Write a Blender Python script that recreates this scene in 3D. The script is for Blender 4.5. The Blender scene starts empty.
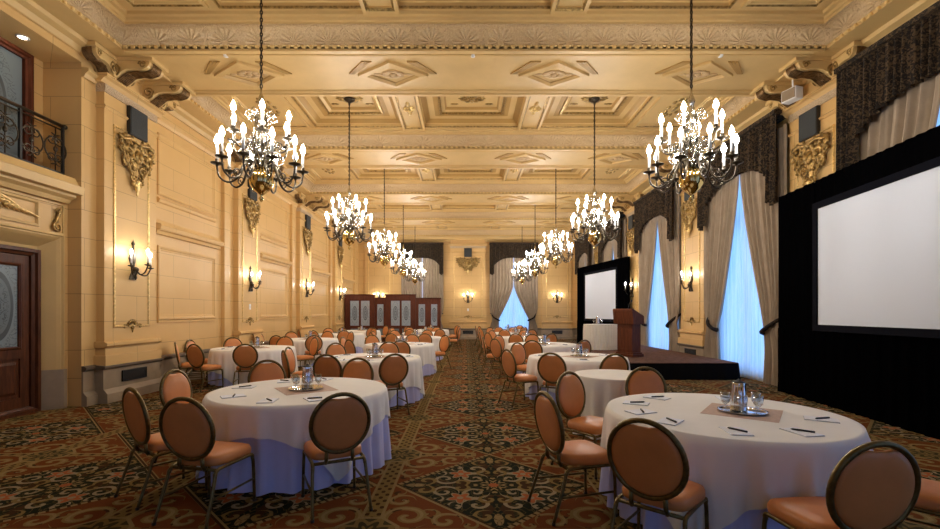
import bpy, bmesh, math, random
from math import sin, cos, pi, atan2, sqrt, radians, floor
from mathutils import Vector, Matrix
random.seed(7)
SC = bpy.context.scene
COL = SC.collection

# ------------------------------------------------------------------ node helpers
class E:
    """a socket with arithmetic"""
    def __init__(s, nt, sock): s.nt, s.s = nt, sock
    def _m(s, op, *a, clamp=False):
        n = s.nt.nodes.new('ShaderNodeMath'); n.operation = op; n.use_clamp = clamp
        for i, x in enumerate((s,) + a):
            if isinstance(x, E): s.nt.links.new(x.s, n.inputs[i])
            else: n.inputs[i].default_value = x
        return E(s.nt, n.outputs[0])
    def __add__(s, o): return s._m('ADD', o)
    __radd__ = __add__
    def __sub__(s, o): return s._m('SUBTRACT', o)
    def __rsub__(s, o): return s._m('MULTIPLY', -1.0)._m('ADD', o)
    def __mul__(s, o): return s._m('MULTIPLY', o)
    __rmul__ = __mul__
    def __truediv__(s, o): return s._m('DIVIDE', o)
    def abs(s): return s._m('ABSOLUTE')
    def fract(s): return s._m('FRACT')
    def sin(s): return s._m('SINE')
    def cos(s): return s._m('COSINE')
    def sqrt(s): return s._m('SQRT')
    def atan2(s, o): return s._m('ARCTAN2', o)
    def lt(s, o): return s._m('LESS_THAN', o)
    def gt(s, o): return s._m('GREATER_THAN', o)
    def max(s, o): return s._m('MAXIMUM', o)
    def min(s, o): return s._m('MINIMUM', o)
    def step(s, a, b):
        """smooth 0..1 between a and b"""
        n = s.nt.nodes.new('ShaderNodeMapRange'); n.interpolation_type = 'SMOOTHSTEP'
        s.nt.links.new(s.s, n.inputs[0])
        n.inputs[1].default_value = a; n.inputs[2].default_value = b
        return E(s.nt, n.outputs[0])

def xyz(nt, kind='Object'):
    tc = nt.nodes.new('ShaderNodeTexCoord'); sp = nt.nodes.new('ShaderNodeSeparateXYZ')
    nt.links.new(tc.outputs[kind], sp.inputs[0])
    return [E(nt, sp.outputs[i]) for i in range(3)]
def world_xyz(nt):
    g = nt.nodes.new('ShaderNodeNewGeometry'); sp = nt.nodes.new('ShaderNodeSeparateXYZ')
    nt.links.new(g.outputs['Position'], sp.inputs[0])
    return [E(nt, sp.outputs[i]) for i in range(3)]
def vec(nt, *a):
    n = nt.nodes.new('ShaderNodeCombineXYZ')
    for i, x in enumerate(a):
        if isinstance(x, E): nt.links.new(x.s, n.inputs[i])
        else: n.inputs[i].default_value = x
    return n.outputs[0]
def noise(nt, v, scale, detail=2, rough=.5, dist=0.0):
    n = nt.nodes.new('ShaderNodeTexNoise'); n.inputs['Scale'].default_value = scale
    n.inputs['Detail'].default_value = detail; n.inputs['Roughness'].default_value = rough
    n.inputs['Distortion'].default_value = dist
    if v is not None: nt.links.new(v, n.inputs['Vector'])
    return E(nt, n.outputs[0])
def mix(nt, f, a, b):
    n = nt.nodes.new('ShaderNodeMix'); n.data_type = 'RGBA'
    if isinstance(f, E): nt.links.new(f.s, n.inputs[0])
    else: n.inputs[0].default_value = f
    for i, x in ((6, a), (7, b)):
        if isinstance(x, tuple): n.inputs[i].default_value = (*x, 1)
        else: nt.links.new(x, n.inputs[i])
    return n.outputs[2]
def newmat(name):
    m = bpy.data.materials.new(name); m.use_nodes = True
    nt = m.node_tree; b = nt.nodes['Principled BSDF']
    return m, nt, b
def bump(nt, b, h, strength=.3, dist=.01):
    n = nt.nodes.new('ShaderNodeBump'); n.inputs['Strength'].default_value = strength
    n.inputs['Distance'].default_value = dist
    nt.links.new(h.s, n.inputs['Height']); nt.links.new(n.outputs[0], b.inputs['Normal'])
def pm(name, col, rough=.5, metal=0.0, var=.0, vscale=6, bmp=0, bscale=60, spec=.5, sheen=0):
    m, nt, b = newmat(name)
    b.inputs['Roughness'].default_value = rough; b.inputs['Metallic'].default_value = metal
    b.inputs['Specular IOR Level'].default_value = spec
    if sheen: b.inputs['Sheen Weight'].default_value = sheen
    tc = nt.nodes.new('ShaderNodeTexCoord')
    if var:
        f = noise(nt, tc.outputs['Object'], vscale, 4, .6)
        c = mix(nt, f.step(.3, .7), tuple(x*(1-var) for x in col), tuple(min(1, x*(1+var)) for x in col))
        nt.links.new(c, b.inputs['Base Color'])
    else:
        b.inputs['Base Color'].default_value = (*col, 1)
    if bmp: bump(nt, b, noise(nt, tc.outputs['Object'], bscale, 3), bmp, .01)
    return m
def emit(name, col, strength):
    m = bpy.data.materials.new(name); m.use_nodes = True; nt = m.node_tree
    nt.nodes.clear(); e = nt.nodes.new('ShaderNodeEmission'); o = nt.nodes.new('ShaderNodeOutputMaterial')
    e.inputs[0].default_value = (*col, 1); e.inputs[1].default_value = strength
    nt.links.new(e.outputs[0], o.inputs[0]); return m

# ------------------------------------------------------------------ materials
CREAM = (.63, .425, .172)
def wall_mat():
    m, nt, b = newmat('cream_stone_block')
    x, y, z = world_xyz(nt)
    br = nt.nodes.new('ShaderNodeTexBrick')
    nt.links.new(vec(nt, x+y, z, 0.0), br.inputs['Vector'])
    br.inputs['Scale'].default_value = 1
    br.inputs['Brick Width'].default_value = 1.15; br.inputs['Row Height'].default_value = .47
    br.inputs['Mortar Size'].default_value = .006; br.inputs['Mortar Smooth'].default_value = .4
    br.inputs['Color1'].default_value = (.65, .415, .162, 1); br.inputs['Color2'].default_value = (.63, .40, .152, 1)
    br.inputs['Mortar'].default_value = (.36, .22, .075, 1)
    f = noise(nt, vec(nt, x, y, z), 1.3, 5, .6)
    c = mix(nt, f.step(.35, .7), br.outputs[0], (.69, .455, .195))
    mx = nt.nodes.new('ShaderNodeMix'); mx.data_type = 'RGBA'; mx.inputs[0].default_value = .4
    nt.links.new(br.outputs[0], mx.inputs[6]); nt.links.new(c, mx.inputs[7])
    nt.links.new(mx.outputs[2], b.inputs['Base Color'])
    b.inputs['Roughness'].default_value = .45
    b.inputs['Specular IOR Level'].default_value = .35
    return m
def ornate_mat(name, period, hgt, base, hi):
    """palmette relief running along u (metres); v is metres across the moulding"""
    m, nt, b = newmat(name)
    u, v, _ = xyz(nt, 'UV')
    du = ((u/period).fract()-.5)*period
    v0 = v-hgt*.12
    ang = du.atan2(v0)
    r = (du*du + v0*v0).sqrt()
    fan = (ang*7.5).cos().abs()*r.lt(hgt*.72)*r.gt(hgt*.16)
    clear = (du*du*.8 + v0*v0).sqrt().lt(hgt*.80)
    n1 = noise(nt, vec(nt, du.abs(), v, .4), 1.9/hgt, 1.0, .5, .8)
    vine = 1.0-(((n1*8.0).fract()-.5).abs()*2.0).step(.2, .6)
    h = fan.max(vine*(1.0-clear))
    n = noise(nt, vec(nt, u, v, 0.0), 40, 3)
    c = mix(nt, n.step(.3, .7), base, hi)
    nt.links.new(c, b.inputs['Base Color'])
    b.inputs['Roughness'].default_value = .5
    bump(nt, b, h*.8+n*.35, .8, .022)
    return m
def fabric_pattern(name, a, c2, scale, thr=(.48, .56), rough=.9, sheen=0):
    m, nt, b = newmat(name)
    x, y, z = xyz(nt, 'Object')
    f = noise(nt, vec(nt, x, y, z), scale, 3, .6, 1.2)
    nt.links.new(mix(nt, f.step(*thr), a, c2), b.inputs['Base Color'])
    b.inputs['Roughness'].default_value = rough
    b.inputs['Specular IOR Level'].default_value = .15
    return m
def wood_mat(name, a, c2, rough=.35):
    m, nt, b = newmat(name)
    x, y, z = xyz(nt, 'Object')
    f = noise(nt, vec(nt, x*9.0, y*9.0, z*1.2), 3, 5, .6, .6)
    nt.links.new(mix(nt, f.step(.3, .7), a, c2), b.inputs['Base Color'])
    b.inputs['Roughness'].default_value = rough; b.inputs['Specular IOR Level'].default_value = .2
    bump(nt, b, f, .08, .005)
    return m
def etched_glass(name, tint, ow, oh, cz):
    """frosted glass pane, an etched oval with scrolls; local x across, z up"""
    m, nt, b = newmat(name)
    x, y, z = xyz(nt, 'Object')
    px, pz = x.abs()/ow, (z-cz)/oh
    r = (px*px+pz*pz).sqrt()
    ring = r.gt(.78)*r.lt(.95)
    n = noise(nt, vec(nt, x.abs(), (z-cz).abs(), 0.0), 9, 2, .5, .6)
    scroll = ((n*7.0).fract()-.5).abs().lt(.16)
    inside = r.lt(.7)*scroll
    outer = r.gt(1.05)*r.lt(1.55)*scroll
    f = ring.max(inside).max(outer*.6).max(r.lt(.78)*.45)
    nt.links.new(mix(nt, f, tint, tuple(t*.38 for t in tint)), b.inputs['Base Color'])
    b.inputs['Roughness'].default_value = .22
    return m
def carpet_mat():
    m, nt, b = newmat('patterned_carpet')
    X, Y, Z = world_xyz(nt)
    W, L = 1.94, 1.75
    mx = (((X-.25)/W+.5).fract()-.5)*W
    my = (((Y-4.08)/L+.5).fract()-.5)*L
    ax, ay = mx.abs(), my.abs()
    d = ax/.88+ay/.875
    green, rust = (.012, .015, .008), (.14, .043, .012)
    gold, beige, cream = (.20, .138, .048), (.25, .18, .078), (.27, .22, .135)
    orange, brown = (.33, .10, .035), (.050, .024, .009)
    tuft = noise(nt, vec(nt, X, Y, 0.0), 160, 2)
    wob = noise(nt, vec(nt, ax, ay, .3), 9, 1.5, .5, .4)-.5
    def scroll(px, py, rmax, k, wd, sg=1.0, ph=0.0):
        """spiral stroke tapering towards its eye"""
        x, y = ax-px, ay-py
        r = (x*x+y*y).sqrt()+wob*.03; an = (x*sg).atan2(y)/(2*pi)
        return ((r*k+an+ph).fract()-.5).abs().lt(wd)*r.lt(rmax)
    n2 = noise(nt, vec(nt, ax, ay, 2.7), 5.5, 1.0, .5, .9)
    line2 = ((n2*7.0).fract()-.5).abs().lt(.10)
    # inside the diamond: gold boughs, cream scrolls
    bough = ((ay-.02-ax*.12+wob*.16).abs().lt(.035)*ax.gt(.22)*ax.lt(.72)).max((ax-.02-ay*.12+wob*.16).abs().lt(.035)*ay.gt(.22)*ay.lt(.70))
    c = mix(nt, line2*.45, green, gold)
    c = mix(nt, bough, c, brown)
    sc_ = scroll(.16, .42, .13, 9.0, .16).max(scroll(.44, .15, .13, 9.0, .16, -1.0)).max(scroll(.17, .17, .13, 10.0, .17, 1.0, .3)).max(scroll(.33, .44, .08, 11.0, .18, -1.0)).max(scroll(.50, .30, .07, 12.0, .18))
    c = mix(nt, sc_*d.lt(.93), c, cream)
    sg_ = scroll(.62, .10, .10, 9.0, .2).max(scroll(.10, .62, .10, 9.0, .2, -1.0)).max(scroll(.30, .06, .09, 10.0, .18)).max(scroll(.06, .31, .09, 10.0, .18, -1.0))
    c = mix(nt, sg_*d.lt(.93), c, gold)
    # four corner flowers + centre rosette
    fx, fy = ax-.30, ay-.28
    fr = (fx*fx+fy*fy).sqrt(); fa = fx.atan2(fy)
    pet = fr.lt((fa*5.0).cos()*.028+.075)
    halo = fr.lt((fa*5.0).cos()*.028+.092)
    c = mix(nt, halo, c, cream); c = mix(nt, pet, c, orange); c = mix(nt, fr.lt(.028), c, cream)
    rr = (mx*mx+my*my).sqrt(); ra = mx.atan2(my)
    ros = rr.lt((ra*8.0).cos()*.05+.15)
    c = mix(nt, ros, c, mix(nt, ((rr*75.0+(ra*8.0).cos()*2.2).sin()).gt(.1), green, beige))
    c = mix(nt, rr.lt(.045), c, orange)
    tipx, tipy = ax-.70, ay
    lf = (tipx*tipx*.6+tipy*tipy*4.0).sqrt().lt(.075)
    c = mix(nt, lf, c, mix(nt, line2, beige, brown))
    ly = (ax*ax*4.0+(ay-.68)*(ay-.68)*.6).sqrt().lt(.075)
    c = mix(nt, ly, c, mix(nt, line2, beige, brown))
    # outside: rust with big gold scrolls
    g1 = scroll(.70, .63, .20, 7.0, .25).max(scroll(.40, .70, .13, 8.5, .24, -1.0)).max(scroll(.78, .34, .12, 8.5, .24, -1.0)).max(scroll(.54, .60, .10, 10.0, .22)).max(scroll(.22, .77, .07, 11.0, .22)).max(scroll(.82, .17, .06, 11.0, .22))
    g2 = scroll(.70, .63, .20, 7.0, .10).max(scroll(.40, .70, .13, 8.5, .10, -1.0)).max(scroll(.78, .34, .12, 8.5, .10, -1.0))
    tri = mix(nt, g1, rust, brown); tri = mix(nt, g1*wob.gt(-.12), tri, gold); tri = mix(nt, g2, tri, beige)
    c = mix(nt, d.gt(1.0), c, tri)
    # borders of the diamond
    rope = (((X+Y)*70.0).sin()).gt(-.5)
    edge = d.gt(.965)*d.lt(1.03)
    c = mix(nt, edge, c, mix(nt, rope, brown, beige))
    # bands along the room and across it
    band = ax.gt(.895)
    dots = ((Y*50.0).sin()*(((ax-.97)*70.0).cos())).gt(.35)
    c = mix(nt, band, c, mix(nt, dots, gold, brown))
    c = mix(nt, (ax-.895).abs().lt(.012), c, beige)
    bx = ay.gt(.835)*ax.gt(.14)
    dots2 = (X*50.0).sin().gt(.4)
    c = mix(nt, bx, c, mix(nt, dots2*ay.gt(.85), gold, brown))
    c = mix(nt, (ay-.835).abs().lt(.010)*ax.gt(.14), c, beige)
    # octagon at the crossings
    ox, oy = .97-ax, .875-ay
    oc = ox.max(oy).max((ox+oy)*.72)
    orr = (ox*ox+oy*oy).sqrt(); oa = ox.atan2(oy)
    c = mix(nt, oc.lt(.22), c, mix(nt, ((orr*48.0+(oa*8.0).cos()*1.8).sin()).gt(.1), (.05, .042, .018), gold))
    c = mix(nt, (oc-.22).abs().lt(.014), c, beige)
    mm = nt.nodes.new('ShaderNodeMix'); mm.data_type = 'RGBA'; mm.blend_type = 'MULTIPLY'; mm.inputs[0].default_value = .7
    nt.links.new(c, mm.inputs[6]); nt.links.new(mix(nt, tuft.step(.25, .75), (.62, .6, .58), (1.25, 1.2, 1.15)), mm.inputs[7])
    nt.links.new(mm.outputs[2], b.inputs['Base Color'])
    b.inputs['Roughness'].default_value = 1; b.inputs['Specular IOR Level'].default_value = .05
    bump(nt, b, tuft, .4, .01)
    return m
def sheer_mat():
    m = bpy.data.materials.new('sheer_voile'); m.use_nodes = True; nt = m.node_tree; nt.nodes.clear()
    o = nt.nodes.new('ShaderNodeOutputMaterial'); t = nt.nodes.new('ShaderNodeBsdfTranslucent'); d = nt.nodes.new('ShaderNodeBsdfDiffuse')
    s = nt.nodes.new('ShaderNodeMixShader'); s.inputs[0].default_value = .25
    x, y, z = xyz(nt, 'Object')
    c = mix(nt, noise(nt, vec(nt, x*30.0, y*3.0, z*.3), 3, 2).step(.3, .7), (.66, .75, .86), (.92, .95, .97))  # vertical streaks paint the shading of the folds into the voile
    nt.links.new(c, t.inputs[0]); nt.links.new(c, d.inputs[0])
    nt.links.new(t.outputs[0], s.inputs[1]); nt.links.new(d.outputs[0], s.inputs[2]); nt.links.new(s.outputs[0], o.inputs[0])
    return m

MT = dict(
    wall=wall_mat(), plaster=pm('cream_plaster', CREAM, .45, var=.05, vscale=1.5, spec=.35),
    plaster_deep=pm('ochre_plaster', (.44, .265, .082), .5, var=.05, vscale=1.5, spec=.3),
    ornate=ornate_mat('palmette_frieze', .58, .32, (.52, .345, .165), (.62, .44, .23)),
    relief=ornate_mat('relief_band', .2, .16, (.50, .37, .22), (.66, .50, .32)),
    gold=pm('gilding', (.78, .56, .23), .32, .7, var=.25, vscale=25, bmp=.3, bscale=50),
    old_gold=pm('aged_gilding', (.36, .235, .08), .34, .7, var=.45, vscale=18, bmp=.5, bscale=45),
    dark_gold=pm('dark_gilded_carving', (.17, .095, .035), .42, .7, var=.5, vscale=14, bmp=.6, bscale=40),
    stone=pm('grey_stone_base', (.30, .225, .145), .45, var=.12, vscale=3),
    stone_dark=pm('dark_stone_cap', (.13, .10, .07), .4, var=.12, vscale=4),
    black=pm('black_metal', (.012, .012, .012), .5),
    vent=pm('vent_black', (.008, .007, .006), .6),
    speaker=pm('speaker_mesh', (.025, .03, .032), .7, bmp=.4, bscale=300),
    mahogany=wood_mat('mahogany', (.070, .017, .007), (.12, .032, .012), .5),
    dark_wood=wood_mat('dark_door_wood', (.055, .017, .007), (.11, .036, .014)),
    lectern=wood_mat('cherry_wood', (.080, .020, .007), (.135, .036, .012), .45),
    brass=pm('polished_brass', (.88, .68, .27), .14, 1.0),
    bronze=pm('dark_bronze', (.075, .06, .042), .32, .9),
    silver=pm('cut_silver_scroll', (.62, .58, .48), .22, 1.0),
    chain=pm('iron_chain', (.05, .035, .02), .45, .8),
    candle=pm('candle_sleeve', (.85, .84, .80), .4),
    vinyl=pm('tan_vinyl', (.60, .232, .072), .42, var=.06, vscale=5, bmp=.06, bscale=140, spec=.4),
    frame=pm('antique_bronze_tube', (.14, .10, .036), .36, .75, var=.25, vscale=30),
    foot=pm('brown_glide', (.03, .022, .015), .6),
    cloth=pm('ivory_cloth', (.87, .855, .82), .85, var=.03, vscale=2, bmp=.06, bscale=220, spec=.2, sheen=.1),
    skirt=pm('lilac_daylight_cloth', (.56, .58, .90), .85, var=.03, vscale=2, spec=.2),  # blue of the window daylight is partly put into this cloth colour
    white_skirt=pm('cream_skirting', (.74, .70, .62), .85, var=.03, vscale=2, spec=.2),
    mat=pm('rose_beige_napkin', (.58, .42, .34), .85, var=.08, vscale=30),
    chrome=pm('polished_steel', (.78, .80, .84), .12, 1.0),
    paper=pm('white_paper', (.84, .87, .95), .7),
    card=pm('pad_backing', (.55, .58, .66), .6),
    ink=pm('pen_plastic', (.012, .013, .025), .3),
    plywood=pm('laminate', (.30, .2, .1), .5),
    drape=pm('taupe_drape', (.34, .265, .19), .8, var=.08, vscale=4, spec=.2, sheen=.15),
    valance=fabric_pattern('brown_damask', (.020, .016, .014), (.085, .056, .030), 18),
    tie=fabric_pattern('damask_tie', (.012, .010, .012), (.04, .026, .016), 20),
    blackcloth=pm('black_drape', (.0012, .0012, .0015), 1.0, spec=0),
    screen=pm('matte_screen', (.64, .695, .80), .9, spec=.1),
    screen_frame=pm('screen_border', (.004, .0045, .008), .9, spec=.05),
    deck=pm('stage_carpet', (.135, .075, .055), .95, var=.25, vscale=9, bmp=.3, bscale=120, spec=.05),
    stage_skirt=pm('stage_black_skirt', (.006, .006, .007), .95, spec=.05),
    door_glass=etched_glass('etched_door_glass', (.17, .215, .235), .26, .55, 0),
    part_glass=etched_glass('etched_partition_glass', (.34, .40, .46), .14, .40, 0),
    carpet=carpet_mat(), sheer=sheer_mat(),
    bead=pm('gilt_bead', (.80, .56, .22), .35, .25),
    white=pm('white_plastic', (.8, .8, .78), .4),
    pane=emit('daylit_pane', (.23, .49, 1.0), 2.3),
    bulb=emit('lit_flame_bulb', (1.0, .94, .86), 215.0),
    sconce_bulb=emit('lit_sconce_bulb', (1.0, .94, .85), 110.0),
    downlight=emit('lit_downlight', (1.0, .72, .42), 40.0),
)
mg = bpy.data.materials.new('clear_glass'); mg.use_nodes = True; nt_ = mg.node_tree; nt_.nodes.clear()
_o, _t, _g, _m, _f = [nt_.nodes.new(k) for k in ('ShaderNodeOutputMaterial', 'ShaderNodeBsdfTransparent', 'ShaderNodeBsdfGlossy', 'ShaderNodeMixShader', 'ShaderNodeLayerWeight')]
_t.inputs[0].default_value = (.90, .94, .98, 1); _g.inputs[0].default_value = (.95, .97, 1, 1); _g.inputs['Roughness'].default_value = .04
_f.inputs[0].default_value = .55
for _a, _b in ((_f.outputs['Facing'], _m.inputs[0]), (_t.outputs[0], _m.inputs[1]), (_g.outputs[0], _m.inputs[2]), (_m.outputs[0], _o.inputs[0])): nt_.links.new(_a, _b)
MT['glass'] = mg

# ------------------------------------------------------------------ mesh helpers
class MB:
    def __init__(s): s.v, s.f, s.uv, s.mi, s.sm = [], [], [], [], []
    def add(s, vs, fs, mi=0, smooth=False, uvs=None):
        b = len(s.v); s.v += [tuple(p) for p in vs]
        for k, f in enumerate(fs):
            s.f.append([i+b for i in f]); s.mi.append(mi); s.sm.append(smooth)
            s.uv.append(uvs[k] if uvs else None)
        return s
    def box(s, x0, x1, y0, y1, z0, z1, mi=0):
        x0, x1 = min(x0, x1), max(x0, x1); y0, y1 = min(y0, y1), max(y0, y1); z0, z1 = min(z0, z1), max(z0, z1)
        v = [(x, y, z) for z in (z0, z1) for y in (y0, y1) for x in (x0, x1)]
        return s.add(v, [(0, 2, 3, 1), (4, 5, 7, 6), (0, 1, 5, 4), (2, 6, 7, 3), (0, 4, 6, 2), (1, 3, 7, 5)], mi)
    def grid(s, fn, nu, nv, closed=False, mi=0, smooth=True, uv=False):
        vs = [fn(i/nu, j/nv) for j in range(nv+1) for i in range(nu if closed else nu+1)]
        w = nu if closed else nu+1
        fs = []
        for j in range(nv):
            for i in range(nu):
                i2 = (i+1) % w if closed else i+1
                fs.append((j*w+i, j*w+i2, (j+1)*w+i2, (j+1)*w+i))
        return s.add(vs, fs, mi, smooth)
    def lathe(s, prof, n=16, c=(0, 0, 0), mi=0, smooth=True, cap=True):
        vs = [(c[0]+r*cos(2*pi*i/n), c[1]+r*sin(2*pi*i/n), c[2]+z) for r, z in prof for i in range(n)]
        fs = [(j*n+i, j*n+(i+1) % n, (j+1)*n+(i+1) % n, (j+1)*n+i) for j in range(len(prof)-1) for i in range(n)]
        if cap:
            if prof[0][0] > 1e-4: fs.append(tuple(range(n))[::-1])
            if prof[-1][0] > 1e-4: fs.append(tuple((len(prof)-1)*n+i for i in range(n)))
        return s.add(vs, fs, mi, smooth)
    def tube(s, pts, r, n=8, closed=False, mi=0, smooth=True):
        P = [Vector(p) for p in pts]; m = len(P)
        R = r if callable(r) else (lambda t: r)
        T = []
        for i in range(m):
            a = P[(i-1) % m] if closed or i else P[0]
            b = P[(i+1) % m] if closed or i < m-1 else P[-1]
            d = (b-a); T.append(d.normalized() if d.length > 1e-9 else Vector((0, 0, 1)))
        up = Vector((0, 0, 1)) if abs(T[0].z) < .9 else Vector((1, 0, 0))
        N = (up-T[0]*up.dot(T[0])).normalized()
        vs = []
        for i in range(m):
            N = (N-T[i]*N.dot(T[i])).normalized(); B = T[i].cross(N); rr = R(i/(m-1))
            for k in range(n):
                a = 2*pi*k/n; vs.append(P[i]+(N*cos(a)+B*sin(a))*rr)
        fs = []
        for i in range(m if closed else m-1):
            j = (i+1) % m
            for k in range(n): fs.append((i*n+k, i*n+(k+1) % n, j*n+(k+1) % n, j*n+k))
        if not closed: fs += [tuple(range(n))[::-1], tuple((m-1)*n+k for k in range(n))]
        return s.add(vs, fs, mi, smooth)
    def frame(s, O, U, V, N, w, h, prof, mis=None, fill=None, smooth=False):
        """mitred moulding round a w x h rectangle at O (corner), axes U, V; profile points (inset, rise along N)"""
        O, U, V, N = Vector(O), Vector(U), Vector(V), Vector(N)
        lens = [0]
        for a, b in zip(prof, prof[1:]): lens.append(lens[-1]+sqrt((a[0]-b[0])**2+(a[1]-b[1])**2))
        def ring(d, t):
            return [O+U*d+V*d+N*t, O+U*(w-d)+V*d+N*t, O+U*(w-d)+V*(h-d)+N*t, O+U*d+V*(h-d)+N*t]
        for k in range(len(prof)-1):
            a, b = ring(*prof[k]), ring(*prof[k+1])
            v0, v1 = lens[k], lens[k+1]
            if mis and k in getattr(s, 'vreset', {}): v1 -= v0; v0 = 0
            vs = a+b; fs = []; uvs = []
            for i in range(4):
                j = (i+1) % 4; fs.append((i, j, 4+j, 4+i))
                L = w if i % 2 == 0 else h
                d0, d1 = prof[k][0], prof[k+1][0]
                uvs.append([(d0, v0), (L-d0, v0), (L-d1, v1), (d1, v1)])
            s.add(vs, fs, mis[k] if mis else 0, smooth, uvs)
        if fill is not None:
            a = ring(*prof[-1]); s.add(a, [(0, 1, 2, 3)], fill)
        return s
    def poly(s, pts, axis, t0, t1, mi=0):
        """extrude a 2-D polygon along axis 'x','y','z'"""
        n = len(pts)
        def p(a, b, t): return (t, a, b) if axis == 'x' else ((a, t, b) if axis == 'y' else (a, b, t))
        vs = [p(a, b, t0) for a, b in pts]+[p(a, b, t1) for a, b in pts]
        fs = [tuple(range(n))[::-1], tuple(range(n, 2*n))]+[(i, (i+1) % n, n+(i+1) % n, n+i) for i in range(n)]
        return s.add(vs, fs, mi)
    def blob(s, c, r, n=10, m=6, mi=0):
        c = Vector(c)
        if not hasattr(r, '__len__'): r = (r, r, r)
        return s.grid(lambda a, b: (c.x+r[0]*cos(2*pi*a)*sin(pi*b), c.y+r[1]*sin(2*pi*a)*sin(pi*b), c.z-r[2]*cos(pi*b)), n, m, True, mi)
    def mesh(s, name, mats, bevel=0, fix=True, autosmooth=False):
        me = bpy.data.meshes.new(name); me.from_pydata([tuple(p) for p in s.v], [], s.f)
        for m in (mats if isinstance(mats, (list, tuple)) else [mats]): me.materials.append(MT[m] if isinstance(m, str) else m)
        me.polygons.foreach_set('material_index', s.mi); me.polygons.foreach_set('use_smooth', s.sm)
        if any(u for u in s.uv):
            ul = me.uv_layers.new(name='UVMap'); d = ul.data; k = 0
            for p, u in zip(me.polygons, s.uv):
                for q in range(len(p.vertices)):
                    if u: d[k].uv = u[q]
                    k += 1
        if fix or bevel:
            bm = bmesh.new(); bm.from_mesh(me)
            if bevel:
                bmesh.ops.remove_doubles(bm, verts=bm.verts, dist=1e-5)
                es = [e for e in bm.edges if len(e.link_faces) == 2 and e.calc_face_angle(0) > .6]
                bmesh.ops.bevel(bm, geom=es, offset=bevel, segments=2, profile=.6, affect='EDGES', clamp_overlap=True)
            if fix: bmesh.ops.recalc_face_normals(bm, faces=bm.faces)
            bm.to_mesh(me); bm.free()
        me.update(); return me
    def obj(s, name, mats, parent=None, bevel=0, fix=True):
        o = bpy.data.objects.new(name, s.mesh(name, mats, bevel, fix)); COL.objects.link(o)
        if parent is not None: o.parent = parent
        return o
    def xf(s, M, start=0):
        s.v[start:] = [tuple(M @ Vector(p)) for p in s.v[start:]]; return s

def cat(pts, k=6):
    """Catmull-Rom through points"""
    P = [Vector(p) for p in pts]; out = []
    for i in range(len(P)-1):
        p0, p1, p2, p3 = P[max(i-1, 0)], P[i], P[i+1], P[min(i+2, len(P)-1)]
        for j in range(k):
            t = j/k
            out.append(.5*((2*p1)+(p2-p0)*t+(2*p0-5*p1+4*p2-p3)*t*t+(3*p1-p0-3*p2+p3)*t**3))
    out.append(P[-1]); return out
def spiral(c, r0, r1, a0, turns, n=22, plane='xz', off=0.0):
    pts = []
    for i in range(n+1):
        t = i/n; r = r0+(r1-r0)*t; a = a0+2*pi*turns*t
        u, w = c[0]+r*cos(a), c[1]+r*sin(a)
        pts.append((u, off, w) if plane == 'xz' else (off, u, w))
    return pts
def thing(name, label, category, loc=(0, 0, 0), rz=0, group=None):
    o = bpy.data.objects.new(name, None); COL.objects.link(o); o.empty_display_size = .1
    o.location = loc; o.rotation_euler = (0, 0, rz)
    return tag(o, label, category, group)
def tag(o, label, category, group=None):
    o['label'] = label; o['category'] = category
    if group: o['group'] = group
    return o
def struct(o): o['kind'] = 'structure'; return o
def dup(root, loc=None, rz=None, label=None, group=None):
    def rec(o, par):
        c = o.copy(); COL.objects.link(c); c.parent = par
        for ch in o.children: rec(ch, c)
        return c
    r = rec(root, None)
    if loc is not None: r.location = loc
    if rz is not None: r.rotation_euler = (0, 0, rz)
    if label: r['label'] = label
    if group: r['group'] = group
    return r

# ------------------------------------------------------------------ room dimensions (metres; camera over the origin)
XC = .14
XL, XR = -6.41, 6.69            # wall faces
PL, PR = -6.27, 6.55            # pilaster faces
YB, YF = 26.8, -6.0
BEAMS = [3.8, 8.4, 13.0, 17.6, 22.2]
BAYS = [6.1, 10.7, 15.3, 19.9, 24.5]
ZB, ZT = 6.02, 6.45
BH = .8
X0, X1 = XC-5.95, XC+5.95        # lower edge of the cove

# floor
o = MB().box(-7.4, 7.4, YF-.2, YB+.2, -.1, 0).obj('floor', 'carpet'); struct(o)

# left wall: door portal and balcony recess in the first bay
w = MB()
w.box(-7.5, -7.05, YF, YB, 0, 7)
w.box(-7.1, XL, 7.5, YB, 0, 6.4); w.box(-7.1, XL, YF, 4.7, 0, 6.4)
w.box(-7.1, XL, 4.7, 7.5, 5.74, 6.4)
PX = -6.64
w.box(-7.1, PX, 4.7, 4.84, 0, 3.5); w.box(-7.1, PX, 7.36, 7.5, 0, 3.5); w.box(-7.1, PX, 4.84, 7.36, 2.80, 3.5)
struct(w.obj('wall_left', 'wall'))
t = MB()   # ledge under the balcony
prof = [(-6.9, 3.36), (-6.56, 3.36), (-6.52, 3.42), (-6.44, 3.46), (-6.44, 3.5), (-6.32, 3.5), (-6.30, 3.62), (-6.40, 3.66), (-6.46, 3.78), (-6.9, 3.78)]
t.poly(prof, 'y', 4.7, 7.44)
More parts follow.
